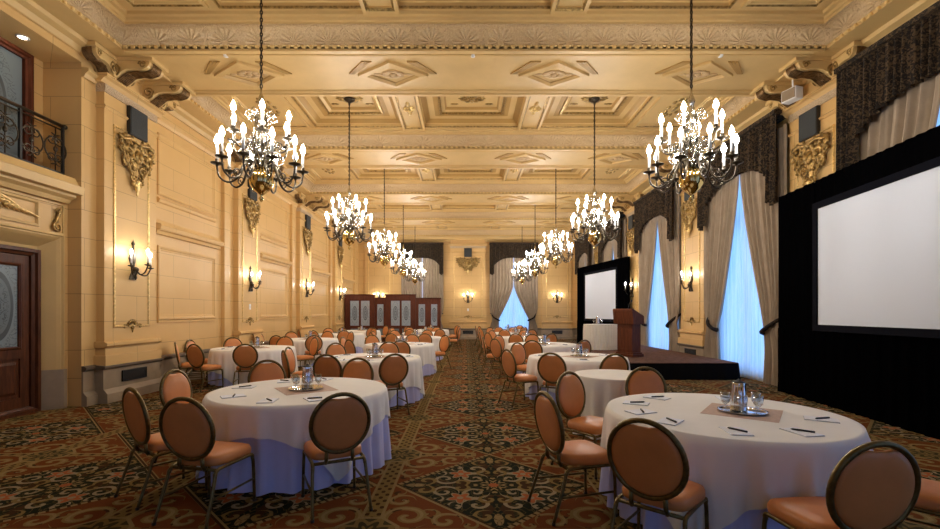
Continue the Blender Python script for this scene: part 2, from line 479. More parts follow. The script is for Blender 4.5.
# stone architrave and splayed reveal round the door
t.frame((PX, 4.84, -.5), (0, 1, 0), (0, 0, 1), (1, 0, 0), 2.52, 3.30, [(-.05, 0), (-.05, .04), (-.015, .05), (.0, .02), (.012, .02), (.05, -.02), (.18, -.20), (.22, -.21)])
t.frame((PX+.002, 5.0, 2.90), (0, 1, 0), (0, 0, 1), (1, 0, 0), 1.98, .40, [(0, 0), (0, .03), (.03, .035), (.05, .0)])
t.frame((PX+.002, 4.78, 2.84), (0, 1, 0), (0, 0, 1), (1, 0, 0), 2.64, .5, [(0, 0), (0, .02), (.025, .02), (.03, 0)])
struct(t.obj('trim_1', 'plaster'))
st = MB(); st.poly([(PX-.20, 7.165), (PX-.02, 7.30), (PX+.03, 7.335), (PX+.062, 7.36), (PX+.062, 7.42), (PX-.2, 7.42)], 'z', 0, .64); struct(st.obj('baseboard_portal', 'stone'))
# right wall with window openings (openings 2.3 wide, up to 5.3)
w = MB(); w.box(XR+.35, XR+.8, YF, YB, 0, 7)
prev = YF
for yb in [-3.1, 1.5]+BAYS:
    w.box(XR, XR+.4, prev, yb-1.15, 0, 6.4); prev = yb+1.15
    w.box(XR, XR+.4, yb-1.15, yb+1.15, 5.35, 6.4); w.box(XR, XR+.4, yb-1.15, yb+1.15, 0, .12)
w.box(XR, XR+.4, prev, YB, 0, 6.4)
struct(w.obj('wall_right', 'wall'))
# back wall with two windows
BW = [-2.58, 2.82]
w = MB(); w.box(-7.4, 7.4, YB+.35, YB+.8, 0, 7); prev = -7.4
for xb in BW:
    w.box(prev, xb-1.1, YB, YB+.4, 0, 6.4); prev = xb+1.1
    w.box(xb-1.1, xb+1.1, YB, YB+.4, 5.35, 6.4); w.box(xb-1.1, xb+1.1, YB, YB+.4, 0, .12)
w.box(prev, 7.4, YB, YB+.4, 0, 6.4)
struct(w.obj('wall_back', 'wall'))
w = MB(); w.box(-7.4, 7.4, YF-.8, YF-.35, 0, 7); prev = -7.4
for xb in BW:
    w.box(prev, xb-1.1, YF-.4, YF, 0, 6.4); prev = xb+1.1
    w.box(xb-1.1, xb+1.1, YF-.4, YF, 5.35, 6.4); w.box(xb-1.1, xb+1.1, YF-.4, YF, 0, .12)
w.box(prev, 7.4, YF-.4, YF, 0, 6.4)
struct(w.obj('wall_front', 'wall'))

# windows: frame, mullions and daylit panes behind the sheers
def window(n, loc, rz, wdt):
    r = bpy.data.objects.new('window_%d' % n, None); COL.objects.link(r); r.location = loc; r.rotation_euler = (0, 0, rz); struct(r)
    f = MB(); h = wdt/2
    f.frame((-h, -.14, .12), (1, 0, 0), (0, 0, 1), (0, 1, 0), wdt, 5.23, [(0, -.08), (0, .04), (.09, .04), (.09, -.08)])
    f.box(-.045, .045, -.2, -.12, .2, 5.27); f.box(-h+.08, h-.08, -.2, -.12, 3.75, 3.85)
    f.obj('window_frame', 'white', r)
    MB().box(-h+.02, h-.02, -.24, -.23, .14, 5.33).obj('pane', 'pane', r)
n = 0
for yb in BAYS: n += 1; window(n, (XR, yb, 0), pi/2, 2.3)
for xb in BW: n += 1; window(n, (xb, YB, 0), pi, 2.2)
n = 8
for yb in (1.5, -3.1): n += 1; window(n, (XR, yb, 0), pi/2, 2.3)  # unseen windows added behind the camera for cool fill on the cloths
for xb in BW: n += 1; window(n, (xb, YF, 0), 0, 2.2)  # unseen end wall pair, likewise added as fill light

# ------------------------------------------------------------------ ceiling
# beams with moulded soffit and lozenges
def beam(y, half=BH, back=False):
    b = MB()
    y0, y1 = y-half, (y+half if not back else YB)
    b.box(-6.6, 6.9, y0, y1, ZB, 7.05)
    hh = y1-y0
    # soffit panel moulding
    b.frame((X0+.1, y0+.14, ZB+.001), (1, 0, 0), (0, 1, 0), (0, 0, -1), X1-X0-.2, hh-.28, [(0, 0), (0, .02), (.03, .03), (.05, .03), (.06, 0)])
    for yy, w_, d_ in ((y0, .085, .035), (y1-.085, .085, .035), (y0+.10, .02, .018), (y1-.12, .02, .018)):
        b.box(X0+.02, X1-.02, yy+.001, yy+w_-.001, ZB-d_, ZB+.01)
    ob = struct(b.obj('ceiling_beam', 'plaster'))
    if back: return ob
    for k in (-4.19, -1.5, 1.5, 4.19):
        cx = XC+k
        g = MB()
        def dia(a, bb, z): return [(cx-a, y, z), (cx, y-bb, z), (cx+a, y, z), (cx, y+bb, z)]
        rings = [dia(.66, .46, ZB), dia(.655, .455, ZB-.045), dia(.50, .35, ZB-.055), dia(.46, .32, ZB-.008), dia(.42, .29, ZB-.004)]
        for q in range(4):
            vs = rings[q]+rings[q+1]
            g.add(vs, [(i, (i+1) % 4, 4+(i+1) % 4, 4+i) for i in range(4)], 1 if q == 3 else 0)
        # leaf relief in the field
        for q in range(10):
            a = 2*pi*q/10; g.blob((cx+.15*cos(a), y+.10*sin(a), ZB-.008), (.06+.02*abs(cos(a)), .04, .02), 8, 5, 2)
        g.blob((cx, y, ZB-.012), (.06, .045, .03), 8, 5, 2)
        for sx in (-1, 1): g.blob((cx+sx*.29, y, ZB-.006), (.08, .03, .016), 8, 5, 2)
        # flanking fluted strips
        for sx in (-1, 1):
            for q in range(3):
                o_ = .10+.055*q
                p0 = (cx+sx*(.66+o_*.5), y-.03-o_*.0); p1 = (cx+sx*(.20+o_*1.15), y-.43)
                v = [(p0[0], p0[1], ZB), (p0[0]+sx*.05, p0[1], ZB), (p1[0]+sx*.05, p1[1], ZB), (p1[0], p1[1], ZB)]
                v2 = [(a_, b_, ZB-.022) for a_, b_, _ in v]
                g.add(v+v2, [(4, 5, 6, 7), (0, 1, 5, 4), (1, 2, 6, 5), (2, 3, 7, 6), (3, 0, 4, 7)], 1)
        g.obj('lozenge', ['plaster', 'plaster_deep', 'ornate'], ob)
    return ob
for y in BEAMS: beam(y)
beam(YB-.4, .4, True)
# soffit along both side walls
s = MB(); s.box(-7.1, X0-.002, YF, YB, ZB+.004, 7.05); s.box(X1+.002, 7.1, YF, YB, ZB+.004, 7.05)
for xa, sg in ((XL, 1), (XR, -1)):   # fascia and bed moulding on the walls
    s.poly([(xa, 5.86), (xa+sg*.05, 5.86), (xa+sg*.10, 5.93), (xa+sg*.2, 5.96), (xa+sg*.22, ZB), (xa, ZB)], 'y', YF, YB)
s.poly([(YB, 5.80), (YB-.06, 5.80), (YB-.12, 5.9), (YB-.24, 5.94), (YB-.26, ZB), (YB, ZB)], 'x', -6.4, 6.6)
struct(s.obj('trim_2', 'plaster'))
# coves with palmettes, beads and coffers, bay by bay
bays = [(BEAMS[i]+BH, BEAMS[i+1]-BH) for i in range(4)]+[(BEAMS[4]+BH, YB-.8)]
nb = 0
for ya, yb in bays:
    nb += 1
    W, D = X1-X0, yb-ya
    c = MB()
    c.vreset = {2: 1}
    cove = [(0, 0), (0, .035), (.025, .05)]
    cv = []
    for q in range(7):
        a = q/6*pi/2
        cv.append((.025+.17*(1-cos(a)), .05+.25*sin(a)))
    # one straight strip of uv over the cove so the palmettes stand upright
    c.frame((X0, ya, ZB), (1, 0, 0), (0, 1, 0), (0, 0, 1), W, D, cove, [0, 0])
    m0 = MB()
    lens = [0]
    for a, b in zip(cv, cv[1:]): lens.append(lens[-1]+sqrt((a[0]-b[0])**2+(a[1]-b[1])**2))
    for q in range(6):
        st_ = len(m0.uv)
        m0.frame((X0, ya, ZB), (1, 0, 0), (0, 1, 0), (0, 0, 1), W, D, cv[q:q+2], [0])
        for k in range(st_, len(m0.uv)): m0.uv[k] = [(u, v+lens[q]) for u, v in m0.uv[k]]
    m0.sm = [True]*len(m0.sm)
    c.frame((X0, ya, ZB), (1, 0, 0), (0, 1, 0), (0, 0, 1), W, D, [cv[-1], (.2, .33), (.235, .34), (.25, .38), (.31, .385), (.32, ZT-ZB)], [0]*5)
    # coffer plate: holes
    ins = .32
    hx = [(XC-4.05, XC-1.78), (XC-1.22, XC+1.22), (XC+1.78, XC+4.05)]
    y0, y1 = ya+ins, yb-ins
    py0, py1 = y0+.12, y1-.12
    xs = [X0+ins]+[a for h in hx for a in h]+[X1-ins]
    def plate(xa, xb, yc, yd, z, mi=0):
        c.add([(xa, yc, z), (xb, yc, z), (xb, yd, z), (xa, yd, z)], [(0, 1, 2, 3)], mi)
    plate(xs[0], xs[-1], y0, py0, ZT); plate(xs[0], xs[-1], py1, y1, ZT)
    for k in range(0, 7, 2): plate(xs[k], xs[k+1], py0, py1, ZT)
    pr = [(0, 0), (0, .05), (.03, .06), (.10, .10), (.16, .12), (.30, .125), (.40, .13)]
    for xa, xb in hx:
        c.frame((xa, py0, ZT), (1, 0, 0), (0, 1, 0), (0, 0, 1), xb-xa, py1-py0, pr+[(.42, .13), (.43, .10), (.48, .10), (.49, .14), (.56, .17), (.60, .22)], [0, 0, 2, 2, 0, 2, 2, 1, 1, 1, 0, 2], 0)
        c.frame((xa, py0, ZT), (1, 0, 0), (0, 1, 0), (0, 0, -1), xb-xa, py1-py0, [(0, 0), (-.01, .025), (-.035, .025), (-.05, 0)], [3]*3)
        # ornament in the field
        fx, fy, fz = (xa+xb)/2, (py0+py1)/2, ZT+.22
        for q in range(12):
            a = 2*pi*q/12
            c.blob((fx+.20*cos(a), fy+.15*sin(a), fz), (.10*abs(cos(a))+.035, .08*abs(sin(a))+.03, .035), 8, 5, 3)
        c.lathe([(.11, 0), (.10, -.03), (.08, -.045), (.06, -.03), (.04, -.05), (0, -.06)], 16, (fx, fy, fz), 3)
        for sx in (-1, 1):
            for sy in (-1, 1): c.blob((fx+sx*.42, fy+sy*.30, fz), (.11, .05, .02), 8, 5, 3)
    # ribs: sunk panel and gilded rosette
    for xa, xb in ((hx[0][1], hx[1][0]), (hx[1][1], hx[2][0])):
        c.frame((xa-.01, py0-.06, ZT), (1, 0, 0), (0, 1, 0), (0, 0, -1), xb-xa+.02, py1-py0+.12, [(0, 0), (0, .09), (.06, .09), (.085, .06), (.10, .06), (.10, .035)], [0, 0, 1, 1, 0], 0)
        rx, ry = (xa+xb)/2, (py0+py1)/2
        for q in range(8):
            a = 2*pi*q/8; c.blob((rx+.10*cos(a), ry+.10*sin(a), ZT-.045), (.05, .05, .035), 8, 5, 5)
        c.blob((rx, ry, ZT-.06), .055, 8, 5, 5)
        for sy in (-1, 1):
            c.blob((rx, ry+sy*.24, ZT-.04), (.05, .12, .03), 8, 5, 5)
    # outer panels by the walls
    for xa, xb in ((xs[0], hx[0][0]), (hx[2][1], xs[-1])):
        c.frame((xa+.18, py0, ZT), (1, 0, 0), (0, 1, 0), (0, 0, -1), xb-xa-.36, py1-py0, [(0, 0), (0, .05), (.05, .05), (.07, .03), (.09, .03), (.11, .0)], [0, 0, 3, 0, 0])
        rx, ry = (xa+xb)/2, (py0+py1)/2
        for q in range(10):
            a = 2*pi*q/10; c.blob((rx+.16*cos(a), ry+.42*sin(a), ZT), (.05, .09, .03), 8, 5, 3)
        c.blob((rx, ry, ZT), (.06, .22, .04), 10, 6, 3)
    ob = struct(c.obj('ceiling_coffer', ['plaster', 'old_gold', 'plaster_deep', 'old_gold', 'ornate', 'gold'], fix=False))
    m0.obj('cove', 'ornate', ob, fix=False)
    # egg-and-dart beads under the cove
    g = MB()
    def bead(x, y):
        g.box(x-.032, x+.032, y-.022, y+.022, ZB+.004, ZB+.05)
    k = int(W/.13)
    for q in range(k):
        x = X0+.06+q*(W-.12)/(k-1); bead(x, ya+.006); bead(x, yb-.006)
    k = int(D/.13)
    for q in range(1, k-1):
        y = ya+.06+q*(D-.12)/(k-1); bead(X0+.006, y); bead(X1-.006, y)
    g.obj('bead_moulding', 'bead', ob, bevel=.012)
# plain ceiling above and behind the camera
struct(MB().box(-7.4, 7.4, YF-.9, YB+.8, 7.0, 7.1).obj('ceiling', 'plaster_deep'))
struct(MB().box(X0, X1, YF, 3.0, ZT, 7.0).obj('ceiling_slab', 'plaster'))

# ------------------------------------------------------------------ pilasters, consoles, wall panels, dado
def console_mesh():
    """scroll bracket, local: x = away from the wall, z up to 0 at the top, width along y"""
    m = MB(); wd = .18
    outer = cat([(0, -.34, 0), (.06, -.345, 0), (.14, -.32, 0), (.22, -.25, 0), (.32, -.20, 0), (.46, -.19, 0), (.58, -.20, 0), (.68, -.17, 0), (.73, -.10, 0), (.72, -.06, 0)], 4)
    poly = [(p.x, p.y) for p in outer]+[(.72, 0), (0, 0)]
    m.poly(poly, 'y', -wd, wd, 0)
    m.box(0, .80, -wd-.035, wd+.035, -.065, -.002)
    nn = len(outer)-1                      # acanthus leaf spread over the underside
    def leaf(a, b):
        i = min(int(b*nn), nn-1); t = b*nn-i; p = outer[i].lerp(outer[i+1], t)
        q = (outer[min(i+1, nn)]-outer[i]); nv = Vector((q.y, -q.x)).normalized()
        rib = .014+.016*abs(sin(7*pi*a))+.004*sin(b*38+5*abs(a-.5))
        wv = (wd-.05)*(1-.2*b)
        return (p.x+nv.x*rib, (a-.5)*2*wv, p.y+nv.y*rib)
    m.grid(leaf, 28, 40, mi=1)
    for sy in (-1, 1):      # volutes on the cheeks
        m.tube(spiral((.12, -.20), .11, .02, -pi/2, 1.6, 22, 'xz', sy*wd), .016, 6, mi=2)
        m.tube(spiral((.60, -.115), .07, .015, pi, -1.5, 18, 'xz', sy*wd), .013, 6, mi=2)
    return m.mesh('console', ['plaster', 'dark_gold', 'old_gold'])
CONSOLE = console_mesh()
def pilaster(loc, rz, w=1.3, proj=.14, name='trim_3', consoles=True, base=True):
    """local: x along the wall, y out into the room, wall face at y=0"""
    r = bpy.data.objects.new(name, None); COL.objects.link(r); r.location = loc; r.rotation_euler = (0, 0, rz); struct(r)
    h = w/2; m = MB()
    m.box(-h, h, -.02, proj, .6, 5.42)
    # plinth with cap
    m.box(-h-.06, h+.06, -.02, proj+.07, .64, .82); m.box(-h-.02, h+.02, -.02, proj+.035, .80, .98)
    m.poly([(0, .96), (proj+.05, .96), (proj+.09, .99), (proj+.09, 1.03), (proj+.04, 1.06), (0, 1.06)], 'x', -h-.05, h+.05)
    # capital: architrave, frieze and crown
    m.poly([(0, 5.12), (proj+.02, 5.12), (proj+.045, 5.15), (proj+.02, 5.18), (0, 5.18)], 'x', -h-.02, h+.02)
    m.poly([(0, 5.54), (proj+.02, 5.54), (proj+.07, 5.60), (proj+.13, 5.62), (proj+.13, 5.68), (0, 5.68)], 'x', -h-.10, h+.10)
    m.box(-h+.05, h-.05, -.02, proj+.02, 5.68, 6.02)
    m.obj('shaft', 'plaster' if False else 'wall', r)
    f = MB(); f.add([(-h-.01, proj+.022, 5.40), (h+.01, proj+.022, 5.40), (h+.01, proj+.022, 5.55), (-h-.01, proj+.022, 5.55)], [(0, 1, 2, 3)], 0, False, [[(0, 0), (w, 0), (w, .16), (0, .16)]])
    for sx in (-1, 1):
        f.add([(sx*(h+.012), 0, 5.40), (sx*(h+.012), proj+.022, 5.40), (sx*(h+.012), proj+.022, 5.55), (sx*(h+.012), 0, 5.55)], [(0, 1, 2, 3)], 0, False, [[(0, 0), (proj, 0), (proj, .16), (0, .16)]])
    f.box(-h-.008, h+.008, 0, proj+.018, 5.40, 5.55)
    f.obj('frieze', 'relief', r)
    g = MB(); g.frame((-h+.2, proj, 1.30), (1, 0, 0), (0, 0, 1), (0, 1, 0), w-.4, 3.62, [(0, 0), (0, .014), (.012, .02), (.03, .02), (.04, .006), (.04, 0)])
    g.obj('panel_moulding', 'gold', r)
    # fan ornament at the foot of the panel
    a = MB(); a.v0 = 0
    for q in range(9):
        t = pi*q/8
        a.tube([(.05*cos(t), proj+.012, 1.33+.04*sin(t)), (.13*cos(t), proj+.02, 1.33+.11*sin(t))], lambda s: .01+.008*s, 6)
    a.blob((0, proj+.015, 1.30), (.045, .02, .05), 8, 5)
    for sx in (-1, 1): a.tube([(sx*p[0], p[1], p[2]) for p in spiral((.19, 1.315), .045, .012, pi, -1.4, 16, 'xz', proj+.014)], .009, 5)
    a.tube([(0, proj+.015, 1.25), (0, proj+.012, 1.19)], lambda s: .018*(1-s)+.003, 6)
    a.obj('fan_ornament', 'old_gold', r)
    if consoles:
        for x in (-.42, .42):
            c = bpy.data.objects.new('console', CONSOLE); COL.objects.link(c); c.parent = r
            c.location = (x, proj+.02, 6.018); c.rotation_euler = (0, 0, pi/2)
        for sx in (-1, 1):
            c = bpy.data.objects.new('console', CONSOLE); COL.objects.link(c); c.parent = r
            c.location = (sx*(h-.06), .17, 6.012); c.rotation_euler = (0, 0, 0 if sx > 0 else pi); c.scale = (.62, .8, 1)
    return r
for y in BEAMS:
    pilaster((XL, y+.05, 0), -pi/2); pilaster((XR, y+.05, 0), pi/2)
# the two piers of the back wall and the corner piers
pilaster((XC-.02, YB, 0), pi, 2.1, .10, consoles=False)
pilaster((5.4, YB, 0), pi, 1.7, .10, consoles=False)
pilaster((-5.15, YB, 0), pi, 1.7, .10, consoles=False)

# dado: stone base with dark cap and floor plinth, between things that interrupt it
def dado(name, a, b, side, off=.02):
    m = MB()
    if side == 'L': fx = lambda d: XL+d; ax = 'y'
    elif side == 'R': fx = lambda d: XR-d; ax = 'y'
    else: fx = lambda d: YB-d; ax = 'x'
    m.poly([(fx(0), .58), (fx(.05), .58), (fx(.08), .61), (fx(.08), .645), (fx(.04), .67), (fx(0), .67)], ax, a, b, 1)
    m.poly([(fx(0), 0), (fx(.09), 0), (fx(.09), .16), (fx(.05), .20), (fx(.03), .23), (fx(.03), .58), (fx(0), .58)], ax, a, b, 0)
    return struct(m.obj(name, ['stone', 'stone_dark'], fix=True))
dado('baseboard_left', 7.5, YB, 'L'); dado('baseboard_left', YF, 4.7, 'L')
prev = YF
for yb in [-3.1, 1.5]+BAYS: dado('baseboard_right', prev, yb-1.15, 'R'); prev = yb+1.15
dado('baseboard_right', prev, YB, 'R')
prev = -6.4
for xb in BW: dado('baseboard_back', prev, xb-1.1, 'B'); prev = xb+1.1
dado('baseboard_back', prev, 6.6, 'B')
for y in BEAMS:            # stone under the pilasters
    for sd in 'LR':
        m = MB(); h = .72
        xa, sg = (XL, 1) if sd == 'L' else (XR, -1)
        m.poly([(xa, 0), (xa+sg*.25, 0), (xa+sg*.25, .16), (xa+sg*.2, .22), (xa+sg*.18, .24), (xa+sg*.18, .58), (xa, .58)], 'y', y+.05-h, y+.05+h, 0)
        m.poly([(xa, .58), (xa+sg*.19, .58), (xa+sg*.23, .61), (xa+sg*.23, .645), (xa, .67)], 'y', y+.05-h-.03, y+.05+h+.03, 1)
        struct(m.obj('baseboard_pier', ['stone', 'stone_dark']))
for xb in (XC-.02, 5.4, -5.15):
    m = MB(); h = 1.12 if abs(xb) < 1 else .92
    m.poly([(YB, 0), (YB-.2, 0), (YB-.2, .16), (YB-.15, .22), (YB-.14, .58), (YB, .58)], 'x', xb-h, xb+h, 0)
    m.poly([(YB, .58), (YB-.16, .58), (YB-.2, .61), (YB-.2, .645), (YB, .67)], 'x', xb-h-.02, xb+h+.02, 1)
    struct(m.obj('baseboard_pier', ['stone', 'stone_dark']))

# left wall panels and the ledge of each bay
for yb in BAYS[1:]:
    m = MB(); F = dict(U=(0, 1, 0), V=(0, 0, 1), N=(1, 0, 0))
    pf = [(0, 0), (0, .025), (.02, .035), (.05, .03), (.07, .012), (.09, .012), (.1, 0)]
    ya, yz = yb-1.36, yb+.78
    m.frame((XL, ya, 1.42), **F, w=yz-ya, h=1.55, prof=pf)
    m.frame((XL, ya, 4.02), **F, w=yz-ya, h=1.30, prof=pf)
    m.poly([(XL, 1.36), (XL+.03, 1.36), (XL+.03, 1.40), (XL, 1.42)], 'y', ya, yz)
    m.poly([(XL, 3.20), (XL+.06, 3.20), (XL+.09, 3.26), (XL+.15, 3.28), (XL+.17, 3.36), (XL+.15, 3.40), (XL+.05, 3.42), (XL+.03, 3.5), (XL, 3.5)], 'y', ya-.12, yz+.14)
    m.poly([(XL, 3.86), (XL+.04, 3.88), (XL+.06, 3.94), (XL+.02, 3.98), (XL, 3.98)], 'y', ya, yz)
    m.poly([(XL, 5.50), (XL+.04, 5.50), (XL+.07, 5.56), (XL+.12, 5.6), (XL+.12, 5.65), (XL, 5.66)], 'y', yb-1.65, yb+1.65)
    # vertical strip beside the next pilaster
    m.box(XL, XL+.09, yb+1.08, yb+1.36, .67, 5.52)
    struct(m.obj('trim_4', 'wall'))
m = MB(); m.poly([(XL, 5.50), (XL+.04, 5.50), (XL+.07, 5.56), (XL+.12, 5.6), (XL+.12, 5.65), (XL, 5.66)], 'y', 7.5, 7.75); struct(m.obj('trim_5', 'plaster'))

# ------------------------------------------------------------------ things on the walls
def vent(loc, rz, label, w=.62):
    r = thing('wall_vent', label, 'vent', loc, rz, 'black vents in the stone base')
    MB().box(-w/2, w/2, 0, .012, 0, .2).obj('backing', 'vent', r)
    g = MB()
    g.frame((-w/2, .012, 0), (1, 0, 0), (0, 0, 1), (0, 1, 0), w, .2, [(0, -.012), (0, .012), (.015, .012), (.015, 0)])
    for q in range(8): g.box(-w/2+.015, w/2-.015, .012, .02, .024+q*.021, .032+q*.021)
    g.obj('grille', 'black', r)
NTH = ['first', 'second', 'third', 'fourth', 'fifth', 'sixth']
for k, y in enumerate(BEAMS[1:]):
    vent((XL+.18, y+.05, .32), -pi/2, 'black vent grille at the foot of the %s pilaster from the door, left wall' % NTH[k])
    vent((XR-.18, y+.05, .32), pi/2, 'black vent grille at the foot of the %s pilaster on the window wall' % NTH[k])
vent((XC-.02, YB-.14, .32), pi, 'black vent grille in the base of the back wall middle pier')
vent((5.4, YB-.14, .32), pi, 'black vent grille in the base of the back wall pier right of the curtains')

def cartouche(sc=1.0):
    r = thing('mounted_cartouche', 'x', 'ornament', (0, 0, 0), 0, 'gilded cartouches under the wall speakers')
    b = MB(); b.grid(lambda a, c: (.15*(1-.8*c**2)*cos(pi*a), .02+.07*sin(pi*a)*(1-.5*c), -.12-.60*c), 14, 10)
    b.blob((0, .08, -.28), (.10, .06, .13), 12, 8)
    b.blob((0, .13, -.28), (.05, .045, .07), 10, 6)
    for q in range(7): b.blob((.11*cos(pi*q/6), .08, -.12+.07*sin(pi*q/6)), (.035, .03, .06), 8, 5)
    b.obj('shield', 'old_gold', r)
    for sx in (-1, 1):
        s = MB()
        for (cx, cz, r0, a0, tn, th) in ((.30, -.08, .12, pi*.5, -1.6, .034), (.20, -.26, .12, pi*.2, 1.5, .032), (.27, -.42, .09, pi*.7, -1.5, .027), (.13, -.52, .09, 0, 1.5, .026), (.09, -.70, .065, pi*.3, -1.4, .02), (.37, -.24, .07, 0, 1.4, .024), (.12, -.02, .08, pi, 1.4, .025)):
            s.tube([(sx*p[0], p[1], p[2]) for p in spiral((cx, cz), r0, r0*.2, a0, tn, 20, 'xz', .06)], lambda t, th=th: th*(1-.5*t), 7)
            s.blob((sx*cx, .085, cz), r0*.32, 8, 5)
            for q in range(4):
                aa = a0+q*1.5; s.blob((sx*(cx+r0*1.05*cos(aa)), .07, cz+r0*1.05*sin(aa)), (r0*.34, .03, r0*.34), 7, 5)
        s.tube(cat([(sx*.44, .05, .02), (sx*.38, .09, -.04), (sx*.22, .11, .0), (0, .12, -.05)], 5), .03, 7)
        s.tube(cat([(sx*.38, .05, -.16), (sx*.33, .07, -.34), (sx*.19, .07, -.56), (sx*.03, .05, -.82)], 5), lambda t: .03*(1-.4*t), 7)
        s.obj('scrollwork', 'old_gold', r)
    p = MB(); p.lathe([(.005, -1.02), (.02, -.99), (.012, -.95), (.035, -.90), (.05, -.84), (.03, -.78), (.06, -.74), (.03, -.70)], 10, (0, .06, 0))
    for q in range(5): p.blob(((q-2)*.05, .06, -.80-.02*(q % 2)), .03, 8, 5)
    p.obj('pendant', 'gold', r)
    return r
def speaker():
    r = thing('mounted_speaker', 'x', 'speaker', (0, 0, 0), 0, 'black wall speakers')
    MB().box(-.23, .23, .0, .07, 0, .52).obj('cabinet', 'black', r, bevel=.008)
    MB().box(-.215, .215, .07, .08, .015, .505).obj('grille', 'speaker', r, bevel=.005)
    return r
def sconce():
    r = thing('wall_sconce', 'x', 'wall lamp', (0, 0, 0), 0, 'brass wall sconces')
    b = MB(); b.v = []
    b.grid(lambda a, c: ((.045+.03*cos(pi*c*3))*cos(pi*a), .005+.03*sin(pi*a), -.20+.46*c), 10, 12)
    b.lathe([(.0, 0), (.02, .01), (.012, .03), (.028, .06), (.01, .10), (0, .13)], 10, (0, .02, .26))
    b.blob((0, .06, -.05), (.04, .05, .04), 10, 6)
    b.lathe([(.004, -.12), (.022, -.09), (.012, -.05), (.03, -.02), (.02, 0)], 10, (0, .06, -.08))
    b.obj('backplate', 'bronze', r)
    for k, (dx, dy, dz) in enumerate(((-.19, .17, .02), (.19, .17, .02), (-.08, .28, .06), (.08, .28, .06))[:3] if False else ((-.20, .15, .0), (.20, .15, .0), (0, .26, .03))):
        a = MB(); a.tube(cat([(0, .06, -.05), (dx*.35, .06+(dy-.06)*.35, -.12), (dx*.75, .06+(dy-.06)*.75, -.12+dz), (dx, dy, -.02+dz)], 5), .011, 7)
        ao = a.obj('arm', 'bronze', r)
        MB().lathe([(.012, 0), (.045, .012), (.05, .022), (.016, .026), (.018, .05)], 12, (dx, dy, -.03+dz)).obj('drip_pan', 'bronze', ao)
        MB().lathe([(.014, 0), (.014, .13)], 10, (dx, dy, .015+dz)).obj('candle', 'candle', ao)
        MB().lathe([(.007, 0), (.021, .02), (.019, .045), (.003, .08)], 8, (dx, dy, .145+dz)).obj('bulb', 'sconce_bulb', ao)
    return r
cart0, spk0, sc0 = cartouche(), speaker(), sconce()
used = set()
def put(p, loc, rz, label):
    if p.name not in used: used.add(p.name); o = p; o.location = loc; o.rotation_euler = (0, 0, rz); o['label'] = label
    else: o = dup(p, loc, rz, label)
    return o
for k, y in enumerate(BEAMS[1:]):
    for sd, xa, rz in (('left', PL, -pi/2), ('window', PR, pi/2)):
        nm = '%s pilaster from the front on the %s wall' % (NTH[k], sd)
        put(cart0, (xa, y+.10, 4.77), rz, 'gilded scrolled cartouche on the '+nm)
        put(spk0, (xa, y+.14, 4.88), rz, 'black box speaker high on the '+nm)
        if sd == 'left' or k: put(sc0, (xa, y+.05, 2.44), rz, 'lit brass candle sconce on the '+nm).scale = (1.25, 1.15, 1.3)
for nm, x in (('middle pier of the back wall', XC-.02), ('back wall pier right of the open curtains', 5.4), ('back wall pier behind the wooden partition', -5.15)):
    if abs(x) < 1:
        put(cart0, (x, YB-.10, 4.77), pi, 'gilded scrolled cartouche on the '+nm).scale = (1.55, 1, .92)
        put(spk0, (x, YB-.10, 4.88), pi, 'black box speaker high on the '+nm)
    put(sc0, (x, YB-.10, 2.42), pi, 'lit brass candle sconce on the '+nm).scale = (1.25, 1.15, 1.3)
r = thing('mounted_floodlight', 'beige box floodlight beside the consoles of the first right pilaster', 'floodlight', (6.05, 8.35, 5.60), pi/2+.3)
MB().box(-.14, .14, -.09, .09, -.11, .11).obj('housing', 'white', r, bevel=.01)
MB().box(-.12, .12, .09, .10, -.09, .09).obj('lens', 'stone', r)
MB().tube([(0, -.02, .11), (0, -.02, .40)], .015, 7).obj('stem', 'white', r)
# small white switch plates on the pilasters
for k, (x, y, z, rz) in enumerate(((PL, 13.05, 1.74, -pi/2), (XC-.02, YB-.10, 1.75, pi))):
    r = thing('switch_plate', ('white switch plate below the sconce of the second pilaster, left wall', 'white switch plate below the sconce of the back wall middle pier')[k], 'switch', (x, y, z), rz)
    MB().box(-.05, .05, 0, .012, -.08, .08).obj('plate', 'white', r, bevel=.004)
    MB().box(-.015, .015, .012, .022, -.03, .03).obj('switch', 'white', r)

# winged ornament and scrolls over the door
r = thing('mounted_wing_ornament', 'gilded spread-wing ornament on the panel above the wooden door', 'ornament', (PX+.01, 6.0, 3.08), -pi/2)
for sx in (-1, 1):
    m = MB()
    for row, (nf, l0, dz) in enumerate(((11, .46, 0.0), (9, .30, .035), (7, .18, .06))):
        for q in range(nf):
            t = q/(nf-1); x0 = .08+.42*t*(1-.12*row); z0 = .10+.05*sin(pi*t)-.08*t*t+dz*.3; L = l0*(.55+.5*t)
            da = -1.15+.95*t          # feathers fan from hanging to sweeping outwards
            p2 = (sx*(x0+L*cos(da)), .025+.012*row, z0+L*sin(da)*.62); p1 = (sx*(x0+L*.5*cos(da)), .045+.014*row, z0+L*.5*sin(da)*.62+.02)
            m.tube(cat([(sx*x0, .03+.012*row, z0), p1, p2], 4), lambda s: .020*(1-.6*s)+.002, 6)
    m.tube(cat([(sx*.02, .03, .06), (sx*.2, .06, .16), (sx*.42, .06, .13), (sx*.66, .05, .02)], 5), lambda s: .045*(1-.6*s), 7)
    m.obj('wing', 'gold', r)
MB().blob((0, .05, .02), (.08, .06, .12), 12, 8).obj('boss', 'gold', r)
